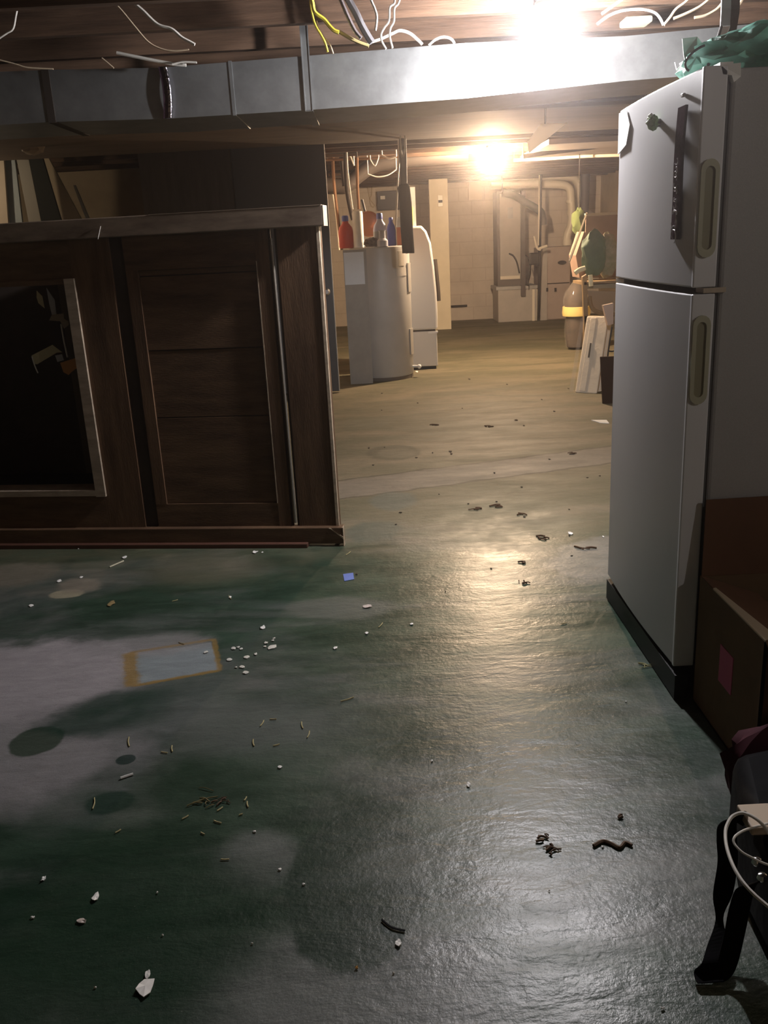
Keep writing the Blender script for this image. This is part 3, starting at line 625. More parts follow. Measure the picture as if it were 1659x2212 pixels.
# bottles on the water heater (and the panel edge)
def spot(px, Y=8.5): return V((at(px, 520, Y).x, Y, HT))
def jug(px, w_, h_, name, body, capm, label, Y=8.5, caph=.035, tagm=None, group='bottles on the water heater', dep=None):
    p = spot(px, Y); t_ = thing(name, p, label, 'bottle', group); r = w_/2
    MB().lathe([(r*.92,0),(r,.012),(r,h_*.62),(r*.86,h_*.78),(r*.45,h_*.93),(r*.40,h_)], p, 20, 1, .6).build('body', body, t_, smooth=True)
    MB().lathe([(r*.46,0),(r*.46,caph*.8),(r*.38,caph)], p+V((0,0,h_)), 16).build('cap', capm, t_, smooth=True)
    if tagm: MB().lathe([(r*1.012,h_*.18),(r*1.012,h_*.55)], p, 20, 1, .605).build('label', tagm, t_, smooth=True)
    return t_
blue_c = mat('blue_cap', (.06,.09,.38), .4)
jug(748, .135, .235, 'detergent_jug', mat('red_plastic', (.55,.055,.03), .4), blue_c, 'red detergent jug with a blue cap on the water heater', 8.46, .05)
pp = spot(775, 8.44); 
tag(MB().lathe([(.046,0),(.048,.01),(.048,.30),(.044,.315)], pp, 20).build('paper_roll', paper_w, smooth=True), 'pale upright paper roll beside the red detergent jug', 'roll')
jug(822, .125, .24, 'cleaner_bottle', mat('pale_lilac_plastic', (.42,.42,.58), .4), blue_c, 'pale blue bottle with blue top in the middle of the heater', 8.42, .05, mat('grey_label', (.35,.36,.38), .5))
jug(846, .085, .22, 'cleaner_bottle', mat('deep_blue_plastic', (.04,.06,.35), .35), blue_c, 'deep blue bottle right of the pale blue bottle', 8.50, .03)
pp = spot(866, 8.50); t_ = thing('carton', pp, 'small carton with white top and orange lower half on the heater', 'carton')
MB().box(pp.x-.035, pp.x+.035, pp.y-.03, pp.y+.03, HT, HT+.16).build('lower_half', mat('orange_red_card', (.62,.20,.09), .6), t_)
MB().box(pp.x-.035, pp.x+.035, pp.y-.03, pp.y+.03, HT+.16, HT+.25).build('upper_half', paper_w, t_)
pp = spot(797, 8.55); t_ = thing('funnel_bottle', pp, 'orange copper coloured pan standing on edge behind the bottles', 'pan')
b = MB(); b.lathe([(.11,0),(.115,.01),(.115,.03),(.105,.03),(.10,.012),(.0,.010)], (0,0,0), 28)
o = b.build('pan', copper, None, smooth=True, loc=(0,0,0)); o.parent = t_; o.location = (0,0,.20); o.rotation_euler = (math.radians(82),0,math.radians(15))
MB().tube([pp+V((-.02,0,.30)), pp+V((-.045,0,.42))], .012, 8, False).build('handle', black_pl, t_)
t_.name = 'frying_pan'
tag(MB().blob(spot(803,8.38)+V((0,0,.035)), .07,.05,.045,.4,3,6,True,3).build('rag', mat('brown_rag', (.14,.10,.08), .9), smooth=True), 'crumpled brown rag at the front of the heater top', 'rag')
tag(MB().lathe([(.05,0),(.05,.05),(.03,.07),(.028,.13),(.035,.14)], spot(826, 8.33), 18).build('dispenser', mat('grey_plastic', (.36,.36,.40), .5), smooth=True), 'small grey dispenser before the pale blue bottle', 'dispenser')
# dark wrapped pipe end hanging from the joists
P = [at(872,300,7.6), at(873,360,7.6), at(872,395,7.6)]
hd = thing('hanging_pipe', at(873,300,7.6), 'dark wrapped pipe hanging from the ceiling beside the water heater', 'pipe')
MB().tube([V((at(870,285,7.6).x,7.6,ZD+.002)), at(871,345,7.6), at(872,405,7.6)], .030, 10, False).build('upper_pipe', iron, hd, smooth=True)
MB().tube([at(871,398,7.6), at(872,405,7.6), at(876,440,7.6), at(879,500,7.6), at(882,543,7.6), at(882,547,7.6)], lambda f: .052 if f > .12 else .038, 12, False).build('foam_wrap', mat('dark_foam', (.014,.011,.010), .9, spec=.05), hd, smooth=True)
# ------------------------------------------------------------------ pipes and cables in the far room
def pipe(px, Y, r, m, label, name='pipe', cat='pipe', seg=8, group=None, hang=None):
    pts = [at(x, y_, Y if not isinstance(Y, (list, tuple)) else Y[i]) for i, (x, y_) in enumerate(px)]
    o = tag(MB().tube(pts, r, seg, smooth=len(px) > 2).build(name, m, smooth=True), label, cat, group)
    ends = sorted([p for p in (pts[0], pts[-1])], key=lambda p: -p.z)
    if hang is None: hang = max(p.z for p in pts) > 1.6
    if hang:
        es = ends if abs(ends[0].z-ends[1].z) < .12 else ends[:1]
        for p in es:
            if p.z < ZJ: MB().tube([p, V((p.x, p.y, ZD+.002))], min(r*.8, .008), 6, False).build('hanger', iron if cat != 'wire' else m, o)
    return o
pipe([(690,402),(728,403),(748,400),(775,378),(805,358),(850,348),(930,340),(1010,332)], 9.6, .075, flue, 'dark round duct bending up under the joists over the heater', 'round_duct', 'duct', 16)
pipe([(705,328),(760,327),(830,322),(900,318),(985,308)], 9.0, .020, iron, 'long horizontal dark pipe above the round duct', )
pipe([(705,345),(790,343),(862,338)], 9.2, .012, brasspipe, 'thin copper pipe just under the long dark pipe')
pipe([(708,372),(770,368)], 9.9, .014, iron, 'short dark pipe left of the round duct, upper of two')
pipe([(708,383),(768,380)], 9.9, .012, iron, 'short dark pipe left of the round duct, lower of two')
pipe([(745,300),(748,400),(757,455),(762,475)], 8.8, .018, iron, 'dark upright pipe rising behind the paper roll')
pipe([(771,340),(772,400),(775,452)], 8.9, .014, brasspipe, 'thin upright copper pipe behind the bottles')
pipe([(718,330),(722,400),(730,470),(738,540)], 9.4, .016, brasspipe, 'copper pipe running down the wall left of the heater')
pipe([(716,400),(727,470),(733,540)], 9.9, .010, pvc, 'thin cream pipe on the wall left of the heater')
pipe([(736,300),(738,345),(744,402)], 9.3, .022, iron, 'short dark riser above the round duct bend')
pipe([(752,375),(756,410),(762,452)], 8.7, .006, wire_w, 'white wire beside the dark upright pipe', 'wire', 'wire')
pipe([(862,350),(859,400),(857,440),(855,490)], 8.0, .007, wire_w, 'white wire hanging left of the dark wrapped pipe', 'wire', 'wire')
pipe([(795,376),(815,382),(838,378),(856,366)], 9.3, .006, wire_w, 'white wire sagging under the round duct', 'wire', 'wire')
pipe([(792,390),(797,420),(802,445),(808,447)], 14.39, .008, wire_t, 'tan cord hanging on the wall near the dark box, left', 'wire', 'wire')
pipe([(805,388),(803,420),(800,430),(812,446)], 14.38, .008, wire_t, 'tan cord hanging on the wall near the dark box, right', 'wire', 'wire')
pipe([(825,335),(840,342),(856,338)], 8.9, .008, wire_w, 'short white cable loop among the ceiling pipes', 'wire', 'wire')
pipe([(880,290),(900,302),(930,300),(960,288),(990,284)], 8.6, .008, wire_t, 'pale cable strung along the joists left of the warm bulb', 'wire', 'wire')
pipe([(800,345),(810,358),(818,340)], 9.1, .006, wire_w, 'crossed white wire ends above the round duct', 'wire', 'wire')
pipe([(755,332),(765,358)], 9.1, .007, wire_w, 'short slanting white wire near the upright pipe', 'wire', 'wire')
pipe([(866,325),(868,335),(872,336),(875,322)], 7.4, .008, wire_w, 'small white cable loop at the head of the wrapped pipe', 'wire', 'wire')
for px_ in ((728,420,.06,.10),(722,445,.04,.14)): pass
q = at(722, 448, 10.2); tag(MB().box(-.78, -.74, q.y-.12, q.y+.12, q.z-.14, q.z+.14).build('switch_box', iron), 'small dark switch box on the wall left of the heater', 'box')
# dark electrical box on the far wall
q0, q1 = at(816, 455, 14.3), at(882, 410, 14.3)
eb = thing('electrical_panel', ((q0.x+q1.x)/2, 14.35, q0.z), 'dark electrical panel on the far wall behind the bottles', 'electrical panel')
MB().box(q0.x, q1.x, 14.27, 14.395, q0.z, q1.z).build('box', mat('dark_grey_box', (.07,.065,.075), .6), eb, bevel=.01)
MB().box(q0.x+.05, q0.x+.12, 14.262, 14.27, q1.z-.12, q1.z-.07).build('label', wire_w, eb)
# switch plate on the post
q = at(951, 434, 12.99); sp_ = thing('light_switch', q, 'small cream outlet box on the cream post', 'switch')
MB().box(q.x-.035, q.x+.035, 12.965, 13.004, q.z-.075, q.z+.075).build('plate', pvc, sp_, bevel=.004); MB().box(q.x-.028, q.x+.028, 12.958, 12.966, q.z-.025, q.z+.01).build('toggle', iron, sp_)
q0, q1 = at(1012, 432, 14.35), at(1040, 392, 14.35)
tag(MB().box(q0.x, q1.x, 14.33, 14.399, q0.z, q1.z).build('wall_board', mat('pale_board', (.60,.50,.38), .7)), 'pale square board on the far wall below the warm bulb', 'board')
tag(MB().box(at(975,660,14.3).x, at(1010,655,14.3).x, 14.36, 14.399, zz(990,664,14.3), zz(990,660,14.3)).build('wall_pipe', iron), 'short dark pipe low on the far wall', 'pipe')
# ------------------------------------------------------------------ furnace group
def bxp(x0, y0, x1, y1, Y, dep): # box from picture corners at depth Y
    a, b_ = at(x0, y1, Y), at(x1, y0, Y); zf = lambda: None
    zb_, zt_ = zz((x0+x1)/2, y1, Y), zz((x0+x1)/2, y0, Y)
    return MB().box(at(x0, (y0+y1)/2, Y).x, at(x1, (y0+y1)/2, Y).x, Y, Y+dep, max(0, zb_), zt_)
fu = thing('furnace', (2.1, 13.85, 0), 'tall furnace cabinet with two cream vent pipes at the far right', 'furnace')
steel_b = mat('warm_grey_steel', (.40,.36,.31), .5, .1, var=.08, scale=5)
bxp(1167, 533, 1232, 700, 13.7, .55).build('cabinet', mat('furnace_enamel', (.38,.30,.25), .55, var=.06), fu, bevel=.012)
bxp(1165, 534, 1182, 700, 13.66, .05).build('side_rail', steel_b, fu)
b = MB(); q = at(1214, 567, 13.68); b.lathe([(.05,0),(.05,.012)], (0,0,0), 24, 1.3, .55); o = b.build('oval_badge', iron, None, loc=(0,0,0)); o.parent = fu; o.location = q-world_loc(fu); o.rotation_euler = (math.radians(90),0,0)
for i, x in enumerate((1182, 1200)): bxp(x-2, 622, x+2, 630, 13.655, .02).build('screw', iron, fu)
bxp(1170, 611, 1230, 613, 13.69, .01).build('door_seam', iron, fu)
b = MB(); b.tube([at(1225,530,13.8), at(1225,510,13.8), at(1234,480,13.8), at(1233,430,13.8), at(1228,405,13.8), at(1205,398,13.8), at(1150,398,13.8), at(1060,400,13.8)], .058, 14); b.build('vent_pipe', pvc, fu, smooth=True)
b = MB(); b.tube([at(1247,530,14.1), at(1249,470,14.1), at(1251,420,14.1), at(1246,392,14.1), at(1226,382,14.1), at(1160,382,14.1), at(1060,384,14.1)], .058, 14); b.build('vent_pipe', pvc, fu, smooth=True)
for x, y0_, y1_ in ((1225,518,530),(1234,456,465),(1232,432,438)): MB().tube([at(x, y0_, 13.8), at(x, y1_, 13.8)], .067, 14, False).build('pipe_collar', pvc, fu, smooth=True)
ad = thing('furnace_plenum', (1.9, 13.9, 0), 'grey sheet metal plenum and tall return duct left of the furnace', 'duct')
bxp(1076, 623, 1160, 700, 13.66, .6).build('lower_box', steel_b, ad, bevel=.008)
bxp(1072, 618, 1163, 625, 13.64, .65).build('top_flange', galv2, ad)
bxp(1150, 625, 1155, 700, 13.64, .03).build('rib', pvc, ad)
bxp(1160, 625, 1163, 700, 13.64, .03).build('rib', pvc, ad)
bxp(1074, 412, 1130, 618, 13.9, .45).build('tall_duct', mat('brown_grey_metal', (.12,.095,.08), .6), ad)
bxp(1080, 418, 1124, 604, 13.88, .03).build('face_panel', steel_b, ad)
bxp(1081, 596, 1123, 603, 13.86, .03).build('lip', pvc, ad)
bxp(1097, 448, 1108, 472, 13.87, .02).build('vent_plate', galv2, ad)
bxp(1126, 412, 1135, 640, 13.60, .05).build('corner_post', mat('brown_iron', (.08,.06,.05), .6), ad)
pipe([(1085,416),(1110,422),(1140,440),(1165,455),(1172,470),(1174,486)], 13.5, .055, flue, 'dark flue pipe slanting down toward the furnace', 'flue_pipe', 'pipe', 14)
pipe([(1168,375),(1167,450),(1166,534),(1163,700)], [13.4,13.4,13.45,13.62], .022, iron, 'dark upright pipe between the return duct and furnace')
pipe([(1165,378),(1164,470),(1163,530)], 13.35, .010, pvc, 'thin pale upright pipe beside the dark upright pipe')
pipe([(1100,548),(1108,552),(1116,565),(1122,590)], [13.86,13.82,13.82,13.88], .012, iron, 'dark cable curling from the return duct face', 'cable', 'cable')
pipe([(1132,548),(1142,562),(1146,590),(1138,618)], [13.64,13.55,13.55,13.66], .008, iron, 'thin cable drooping left of the furnace', 'cable', 'cable')

tag(bxp(1146, 546, 1166, 572, 13.35, .15).build('control_box', iron, bevel=.02), 'dark control box on the pipe left of the furnace', 'box')
pipe([(1154,510),(1160,535),(1168,540)], 13.3, .014, pvc, 'short cream bent pipe end above the control box')
pipe([(1163,538),(1172,534),(1182,531)], 13.28, .018, pvc, 'small cream valve pipe at the furnace top corner')
pipe([(1146,572),(1140,618)], 13.45, .012, iron, 'slanting cable below the control box', 'cable', 'cable')
# dark round stack right of the vents
pipe([(1264,375),(1263,420),(1261,465)], 13.9, .07, mat('dark_stack', (.09,.075,.08), .6), 'dark upright round stack right of the vent pipes', 'vent_stack', 'pipe', 14)
# ceiling duct and a translucent sheet added for its bulb-lit face
cd = thing('ceiling_duct', (2.6, 8.7, 1.86), 'broad dull duct hanging under the joists in the far room', 'duct')
a = at(1128, 346, 9.9); a2 = at(1232, 262, 8.3)
MB().box(1.62, 3.6, 8.35, 9.9, a.z, ZJ-.01).build('body', mat('pinkish_grey_duct', (.34,.29,.25), .6, var=.06), cd)
pipe([(1110,346),(1180,343),(1260,338),(1345,335)], 9.6, .016, pvc, 'pale pipe running under the broad ceiling duct')
pipe([(1130,338),(1200,328),(1280,318),(1345,306)], 9.0, .020, iron, 'dark pipe running under the broad ceiling duct')
P = [at(1143,331,6.1), at(1140,305,6.1), at(1168,268,6.1), at(1226,265,6.1)]
tag(MB().poly(P, (0,.012,0)).build('lit_white_sheet', translucent('white_translucent_sheet', (.85,.82,.78))), 'translucent white sheet standing in for the lit duct face right of the warm bulb', 'panel')
MB().tube([P[2]+V((.03,.006,-.02)), V((P[2].x+.03, 6.106, ZJ+.002))], .006, 6, False).build('hanging_clip', iron, bpy.data.objects['lit_white_sheet'])
# ------------------------------------------------------------------ heap at the right of the far room
def flat(px, Y, dep, name, m, label, cat, bev=0, parent=None):
    o = MB().poly([at(x, y_, Y) for x, y_ in px], (0, dep, 0)).build(name, m, parent, bevel=bev)
    return tag(o, label, cat) if label else o
oc = thing('open_carton', at(1300, 600, 8.2), 'large open brown carton on top of the heap by the fridge', 'box')
brown_c = mat('carton_brown', (.30,.19,.13), .85, var=.1)
flat([(1266,466),(1380,460),(1380,600),(1262,600)], 8.35, .02, 'back_wall', brown_c, None, None, 0, oc)
b = MB(); b.rbox(at(1228,568,7.95), at(1266,464,8.35)-at(1228,568,7.95), V((.012,-.004,0)), V((0,.0,.02))); b.build('flap', card_edge, oc)
flat([(1265,461),(1380,455),(1380,461),(1266,467)], 8.33, .05, 'top_edge', card_edge, None, None, 0, oc)
flat([(1244,552),(1262,500),(1290,520),(1290,600),(1252,600)], 8.36, .3, 'side_wall', brown_c, None, None, 0, oc)
gb = mat('dark_green_cloth', (.10,.15,.09), .8, var=.2); 
b = MB(); c_ = at(1283, 548, 8.0); b.blob(c_, .11,.08,.20,.25,3,8,False,2); tag(b.build('green_bag', gb, smooth=True), 'dark green bag bulging from the open carton', 'bag')
b = MB(); c_ = at(1312, 552, 8.05); b.blob(c_, .10,.08,.19,.25,3,11,False,2); tag(b.build('patterned_cloth', mat('olive_pink_cloth', (.34,.27,.18), .85, c2=(.16,.17,.08), scale=14), smooth=True), 'olive and pinkish patterned cloth beside the dark green bag', 'cloth')
b = MB(); c_ = at(1250, 480, 9.5); b.blob(c_, .07,.06,.14,.3,3,12,False,2); tag(b.build('green_net', mat('light_green_net', (.09,.11,.04), .9, spec=.1), smooth=True), 'light green bundle hanging behind the open carton', 'bundle')
MB().tube([c_+V((0,0,.1)), V((c_.x, c_.y, ZD+.002))], .005, 6, False).build('hanging_cord', iron, bpy.data.objects['green_net'])
# wooden chair-like rack frame
rk = thing('wooden_rack', at(1295, 780, 8.2), 'brown wooden frame stand holding the open carton', 'stand')
rw = mat('golden_brown_wood', (.26,.17,.08), .55, var=.2, stretch=(3,3,.6))
def seg(px, Y, r, name, m, par): return MB().tube([at(x, y_, Y) for x, y_ in px], r, 8, smooth=len(px) > 2).build(name, m, par, smooth=True)
flat([(1258,598),(1268,592),(1271,690),(1262,700)], 8.0, .05, 'post', rw, None, None, .004, rk)
flat([(1268,612),(1345,610),(1345,622),(1268,624)], 8.0, .04, 'crossbar', mat('greenish_grey_wood', (.25,.21,.14), .6), None, None, .004, rk)
flat([(1268,628),(1345,630),(1345,672),(1295,676),(1272,650)], 8.06, .02, 'back_panel', mat('tan_panel', (.32,.23,.14), .6), None, None, 0, rk)
seg([(1274,640),(1277,660),(1286,672),(1310,678),(1345,679)], 8.0, .018, 'curved_rail', rw, rk)
flat([(1262,682),(1345,684),(1345,700),(1262,698)], 8.0, .05, 'lower_bar', rw, None, None, .004, rk)
q = fl(1262, 772); 
MB().box(at(1262,700,8.0).x, at(1272,700,8.0).x, 8.0, 8.05, 0, zz(1265,690,8.0)).build('leg', rw, rk)
MB().box(at(1335,700,8.0).x, at(1345,700,8.0).x, 8.0, 8.05, 0, zz(1340,690,8.0)).build('leg', rw, rk)
MB().box(at(1262,600,8.0).x, at(1400,600,8.0).x, 8.0, 8.45, zz(1300,602,8.35)-.03, zz(1300,602,8.35)-.005).build('shelf', rw, rk)
b = MB(); b.tube([at(1242,590,7.95), at(1252,583,7.95), at(1264,579,7.95)], .022, 8); tag(b.build('cloth_roll', mat('cream_cloth', (.75,.68,.45), .7), smooth=True), 'cream rolled cloth end on the left corner of the stand', 'cloth')
b = MB(); b.tube([at(1275,594,7.93), at(1276,606,7.93), at(1277,618,7.93)], .020, 8); tag(b.build('cloth_roll', MATS['cream_cloth'], smooth=True), 'cream cloth end hanging beside the stand post', 'cloth')
# plastic wrapped bundle
wp = thing('wrapped_bundle', fl(1235, 756), 'tall bundle wrapped in clear plastic standing left of the stand', 'bundle')
c_ = fl(1238, 754); c_ = V((c_.x+.03, c_.y, 0)); HB = zz(1236, 606, c_.y)
pr_ = [(.07,0),(.115,.03),(.135,.20),(.125,.33),(.145,.42),(.15,.55),(.125,HB-.12),(.06,HB-.03),(.03,HB)]
core = mat('rolled_rug', (.06,.038,.026), .85, var=.6, scale=7, spec=.1)
MB().lathe([(r*.88, z) for r, z in pr_], c_, 20).build('roll', core, wp, smooth=True)
MB().lathe(pr_, c_, 28).build('film', film, wp, smooth=True)
MB().lathe([(.150,zz(1236,676,c_.y)-.03),(.156,zz(1236,676,c_.y)),(.150,zz(1236,664,c_.y)+.01)], c_, 24).build('tape_band', mat('yellow_tape', (.80,.62,.22), .5), wp, smooth=True)
# white styrofoam trays leaning
tr = thing('foam_packing', fl(1262, 850), 'white foam packing piece leaning on the stand behind the fridge', 'packing')
foam = mat('white_foam', (.66,.58,.46), .7, bump=.2, bscale=30)
a0, a1 = fl(1242, 848), fl(1290, 851); yb = a0.y
ld = at(1268, 684, yb+.42)-a0; ld2 = V((ld.x, ld.y, ld.z))
b = MB(); b.rbox(a0, a1-a0, ld2, V((.02,.07,0))); b.build('tray', foam, tr, bevel=.01)
b = MB(); b.rbox(a0+V((.028,-.03,0))+ld2*.02, (a1-a0)*.28, ld2*.97, V((.0,.05,0))); b.build('rim', foam, tr, bevel=.008)
b = MB(); b.rbox(a0+(a1-a0)*.18+V((.02,-.034,0))+ld2*.46, (a1-a0)*.07, ld2*.19, V((0,.006,0))); b.build('slot', black_pl, tr)
b = MB(); b.rbox(a0+(a1-a0)*.95+V((0,.07,0)), V((.07,.02,0)), ld2*1.0, V((0,.05,0))); b.build('back_tray', foam, tr, bevel=.01)
b = MB(); b.blob(at(1292, 698, yb+.36), .10,.06,.05,.5,3,5,False,3); b.build('film_wrap', film, tr, smooth=True)
q = fl(1235, 845); b = MB(); b.rbox(a0+V((-.035,.05,0)), V((.03,.0,0)), V((ld.x,ld.y,ld.z))*.98, V((0,.01,0))); tag(b.build('plastic_sheet', film), 'thin clear plastic sheet beside the leaning foam packing', 'plastic')
# black wire rack with curls behind
wr = thing('wire_rack', fl(1312, 868), 'black curled wire rack between the foam packing and fridge', 'rack')
y5 = 6.9
seg([(1322,706),(1314,760),(1310,800),(1306,850)], y5, .006, 'upright', black_pl, wr)
for x0_, y0_ in ((1314,758),(1312,785),(1309,815)): seg([(x0_,y0_),(x0_+9,y0_+1),(x0_+18,y0_-3)], y5, .006, 'rung', black_pl, wr)
seg([(1310,808),(1320,796),(1328,800),(1322,818),(1310,822)], y5, .006, 'curl', black_pl, wr)
flat([(1303,660),(1325,655),(1325,700),(1313,703)], 7.3, .05, 'wrapped_box', mat('pinkish_wrap', (.48,.36,.29), .6), 'pinkish wrapped box corner above the wire rack', 'box')
b = MB(); p0 = fl(1302, 872); b.poly([p0, fl(1335, 905), fl(1350, 880), fl(1325, 850)], (0,0,.004)); 
b = MB(); b.rbox((p0.x, p0.y, 0), (.30,-.02,0), (0,.10,.34), (0,.02,0)); tag(b.build('dark_board', mat('dark_brown_board', (.035,.02,.012), .8, spec=.1)), 'dark brown board leaning behind the refrigerator by the rack', 'board')
# ------------------------------------------------------------------ left background
bd = [((-6,350),(0,345),(30,345),(52,490),(-6,495),(.60,.52,.42),'pale cream board leaning at the far left behind the cabinet'),
      ((24,346),(34,345),(52,480),(46,485),(20,485),(.40,.43,.44),'pale bluish board leaning beside the cream board at left')]
pb = mat('pale_lean_board', (.52,.42,.32), .6); bb_ = mat('pale_blue_board', (.36,.40,.42), .6); gy = mat('grey_lean_board', (.36,.33,.28), .6); bk = mat('near_black_board', (.012,.014,.010), .8)
tn = mat('tan_lean_board', (.42,.33,.22), .6)
def leaner(x0t, x1t, yt, x0b, x1b, yb_, Y, m, label, name='leaning_board'):
    # visible part runs from (x..t, yt) to (x..b, yb_); continued straight down to the floor
    T0, T1, B0, B1 = at(x0t, yt, Y), at(x1t, yt, Y), at(x0b, yb_, Y), at(x1b, yb_, Y)
    k0 = T0.z/(T0.z-B0.z); k1 = T1.z/(T1.z-B1.z)
    return tag(MB().poly([T0, T1, T1+(B1-T1)*k1, T0+(B0-T0)*k0], (0,.03,0)).build(name, m), label, 'board')
leaner(-25, 8, 345, -22, 18, 490, 8.0, pb, 'pinkish cream board standing at the far left behind the cabinet')
leaner(8, 32, 345, 18, 49, 490, 8.05, bb_, 'pale blue board standing beside the far left cream board')
leaner(36, 62, 345, 63, 90, 485, 7.9, gy, 'grey curved board left of the black leaning board')
leaner(62, 92, 342, 90, 133, 480, 7.85, bk, 'black leaning board in the middle of the pale boards')
leaner(92, 104, 340, 133, 178, 478, 8.1, tn, 'tan leaning board right of the black board')
leaner(158, 162, 400, 186, 193, 474, 8.15, gy, 'thin grey stick leaning right of the tan board')
# wrapped pale thing under the beam
b = MB(); c_ = at(72, 326, 6.9); b.blob(c_+V((0,0,.03)), .085,.06,.055,.25,3,4,False,2.5); tag(b.build('wrapped_bundle', mat('tan_wrapped_cloth', (.42,.33,.25), .7), smooth=True), 'small pale wrapped bundle hanging under the ceiling at far left', 'bundle')
MB().tube([c_+V((0,0,.06)), V((c_.x, c_.y, ZD+.002))], .006, 6, False).build('hanging_cord', wire_t, bpy.data.objects[[o_.name for o_ in col.objects if o_.name.startswith('wrapped_bundle')][-1]])
# ------------------------------------------------------------------ cables over the duct
G = 'loose cables under the joists'
def cab_(px, Y, r, m, label, name='cable', group=G): 
    n_ = len(px); pts = [at(x, y_, Y if not isinstance(Y, tuple) else Y[0]+(Y[1]-Y[0])*i/(n_-1)) for i, (x, y_) in enumerate(px)]
    return tag(MB().tube(pts, r, 7).build(name, m, smooth=True), label, 'cable', group)
cab_([(42,-30),(40,0),(34,35),(28,62),(14,72),(-10,88)], 3.5, .0035, wire_w, 'thin white cable curving off at the top left corner')
cab_([(225,-20),(242,0),(265,25),(292,58),(320,90),(347,105),(375,110),(408,107)], 3.6, .003, wire_t, 'thin tan cable drooping above the foil taped duct joint')
cab_([(270,-18),(285,2),(308,22),(340,52),(370,62),(392,80),(410,90),(421,96)], 3.6, .0055, wire_w, 'thicker white cable right of the drooping thin tan cable')
cab_([(252,114),(290,122),(335,131),(372,138),(402,141)], 3.93, .0065, wire_w, 'straight white cable lying along the top of the duct')
cab_([(372,139),(395,134),(425,135)], 3.9, .004, wire_w, 'short white cable end at the right of the straight cable')
cab_([(-20,126),(0,130),(35,139),(60,146),(115,149)], 3.93, .003, wire_t, 'thin tan cable resting on the left end of the duct')
cab_([(220,125),(232,135),(246,147)], 3.92, .0025, wire_t, 'short thin cable end touching the duct top left')
cab_([(668,-20),(675,5),(680,26),(700,42),(712,56),(722,66),(732,70)], 3.6, .0075, wire_y, 'bright yellow cable bending right above the duct')
cab_([(672,-15),(671,10),(676,38),(683,58),(694,76),(702,92),(708,112)], 3.7, .0045, wire_y, 'thin yellow cable hanging straight left of the bright bend')
cab_([(684,45),(690,64),(700,80),(712,95),(720,116)], 3.72, .003, wire_t, 'frayed tan cable end over the hanger strap')
cab_([(732,68),(755,82),(775,92),(797,100)], 3.62, .007, mat('dull_yellow_cable', (.34,.28,.12), .6), 'dull yellow cable continuing right of the bright bend')
cab_([(728,-20),(738,3),(745,20),(756,45),(768,68),(780,82)], 3.6, .008, mat('shiny_grey_conduit', (.45,.45,.50), .2, .9), 'shiny grey conduit slanting down toward the duct')
cab_([(742,-20),(756,5),(770,30),(782,55),(795,78),(804,92)], 3.66, .014, wire_g, 'thick dark cable beside the shiny conduit')
cab_([(798,-10),(804,6),(810,20),(814,38),(811,66)], 3.5, .0045, wire_w, 'white wire hanging with a pale tip above the duct')
cab_([(852,-15),(852,6),(842,16),(840,45),(830,60),(823,75),(825,90),(834,106)], 3.55, .004, wire_w, 'left one of two twin white wires above the duct')
cab_([(866,-12),(860,8),(852,18),(851,45),(843,62),(842,80),(848,104)], 3.6, .004, wire_w, 'right one of two twin white wires above the duct')
cab_([(794,93),(822,84),(848,72),(864,66),(885,72),(902,86),(912,96)], 3.75, .006, wire_w, 'white cable arching up over the duct right of the twins')
cab_([(926,98),(940,86),(958,80),(974,84),(982,94)], 3.8, .005, wire_w, 'small white cable arch left of the glaring bulb')
cab_([(1290,52),(1315,34),(1345,23),(1385,20),(1412,26),(1425,38),(1433,54)], 3.7, .005, wire_w, 'white cable arching over the cream block near the bulb')
cab_([(1434,54),(1447,38),(1460,20),(1480,5),(1492,-8)], 3.6, .005, wire_t, 'tan cable rising steeply right of the cream block')
cab_([(1455,40),(1480,30),(1512,14),(1534,-4)], 3.6, .005, wire_t, 'tan cable slanting to the top edge, upper of the bundle')
cab_([(1500,38),(1525,33),(1548,20),(1562,4),(1570,-8)], 3.55, .005, wire_t, 'tan cable slanting to the top edge by the shiny strap')
cab_([(1585,26),(1596,12),(1606,-6)], 3.5, .006, wire_t, 'short tan cable right of the shiny strap')
cab_([(1300,30),(1325,12),(1350,-6)], 3.6, .005, wire_w, 'white cable leaving the top edge right of the bulb')
q = at(1378, 51, 3.9); q2 = at(1408, 27, 3.9)
tag(MB().box(at(1349,40,3.9).x, q2.x, 3.88, 3.98, q.z-.0, min(q2.z, ZJ-.002)).build('insulation_block', mat('cream_block', (.72,.66,.42), .6), bevel=.008), 'cream coloured block on the duct right of the glaring bulb', 'block')
# ------------------------------------------------------------------ litter on the floor
def scrap(x, y_, w_, h_, m, label, name='paper_scrap', cat='paper scrap', group=None, curl=.004, seed=None):
    r = random.Random(seed if seed is not None else int(x*7+y_)); c_ = fl(x, y_)
    sx = (fl(x+.5, y_)-fl(x-.5, y_)).length; sy = (fl(x, y_+.5)-fl(x, y_-.5)).length
    n_ = 9; m_ = MB(); ring = []
    for k in range(n_):
        a = 2*math.pi*k/n_; rr = r.uniform(.65, 1.15); ring.append(V((w_/2*sx*rr*math.cos(a), h_/2*sy*rr*math.sin(a), .0012+r.uniform(0, curl))))
    top = [m_.bm.verts.new(c_+p+V((0,0,.0012))) for p in ring]; bot = [m_.bm.verts.new(c_+p-V((0,0,.0004))) for p in ring]
    ct = m_.bm.verts.new(c_+V((0,0,.004+curl*.3))); cb_ = m_.bm.verts.new(c_+V((0,0,.001)))
    for k in range(n_):
        j = (k+1) % n_
        m_.bm.faces.new((top[k], top[j], ct)); m_.bm.faces.new((bot[j], bot[k], cb_)); m_.bm.faces.new((top[k], bot[k], bot[j], top[j]))
    return tag(m_.build(name, m), label, cat, group)
GP = 'small paper scraps scattered on the floor'; LITTER = []
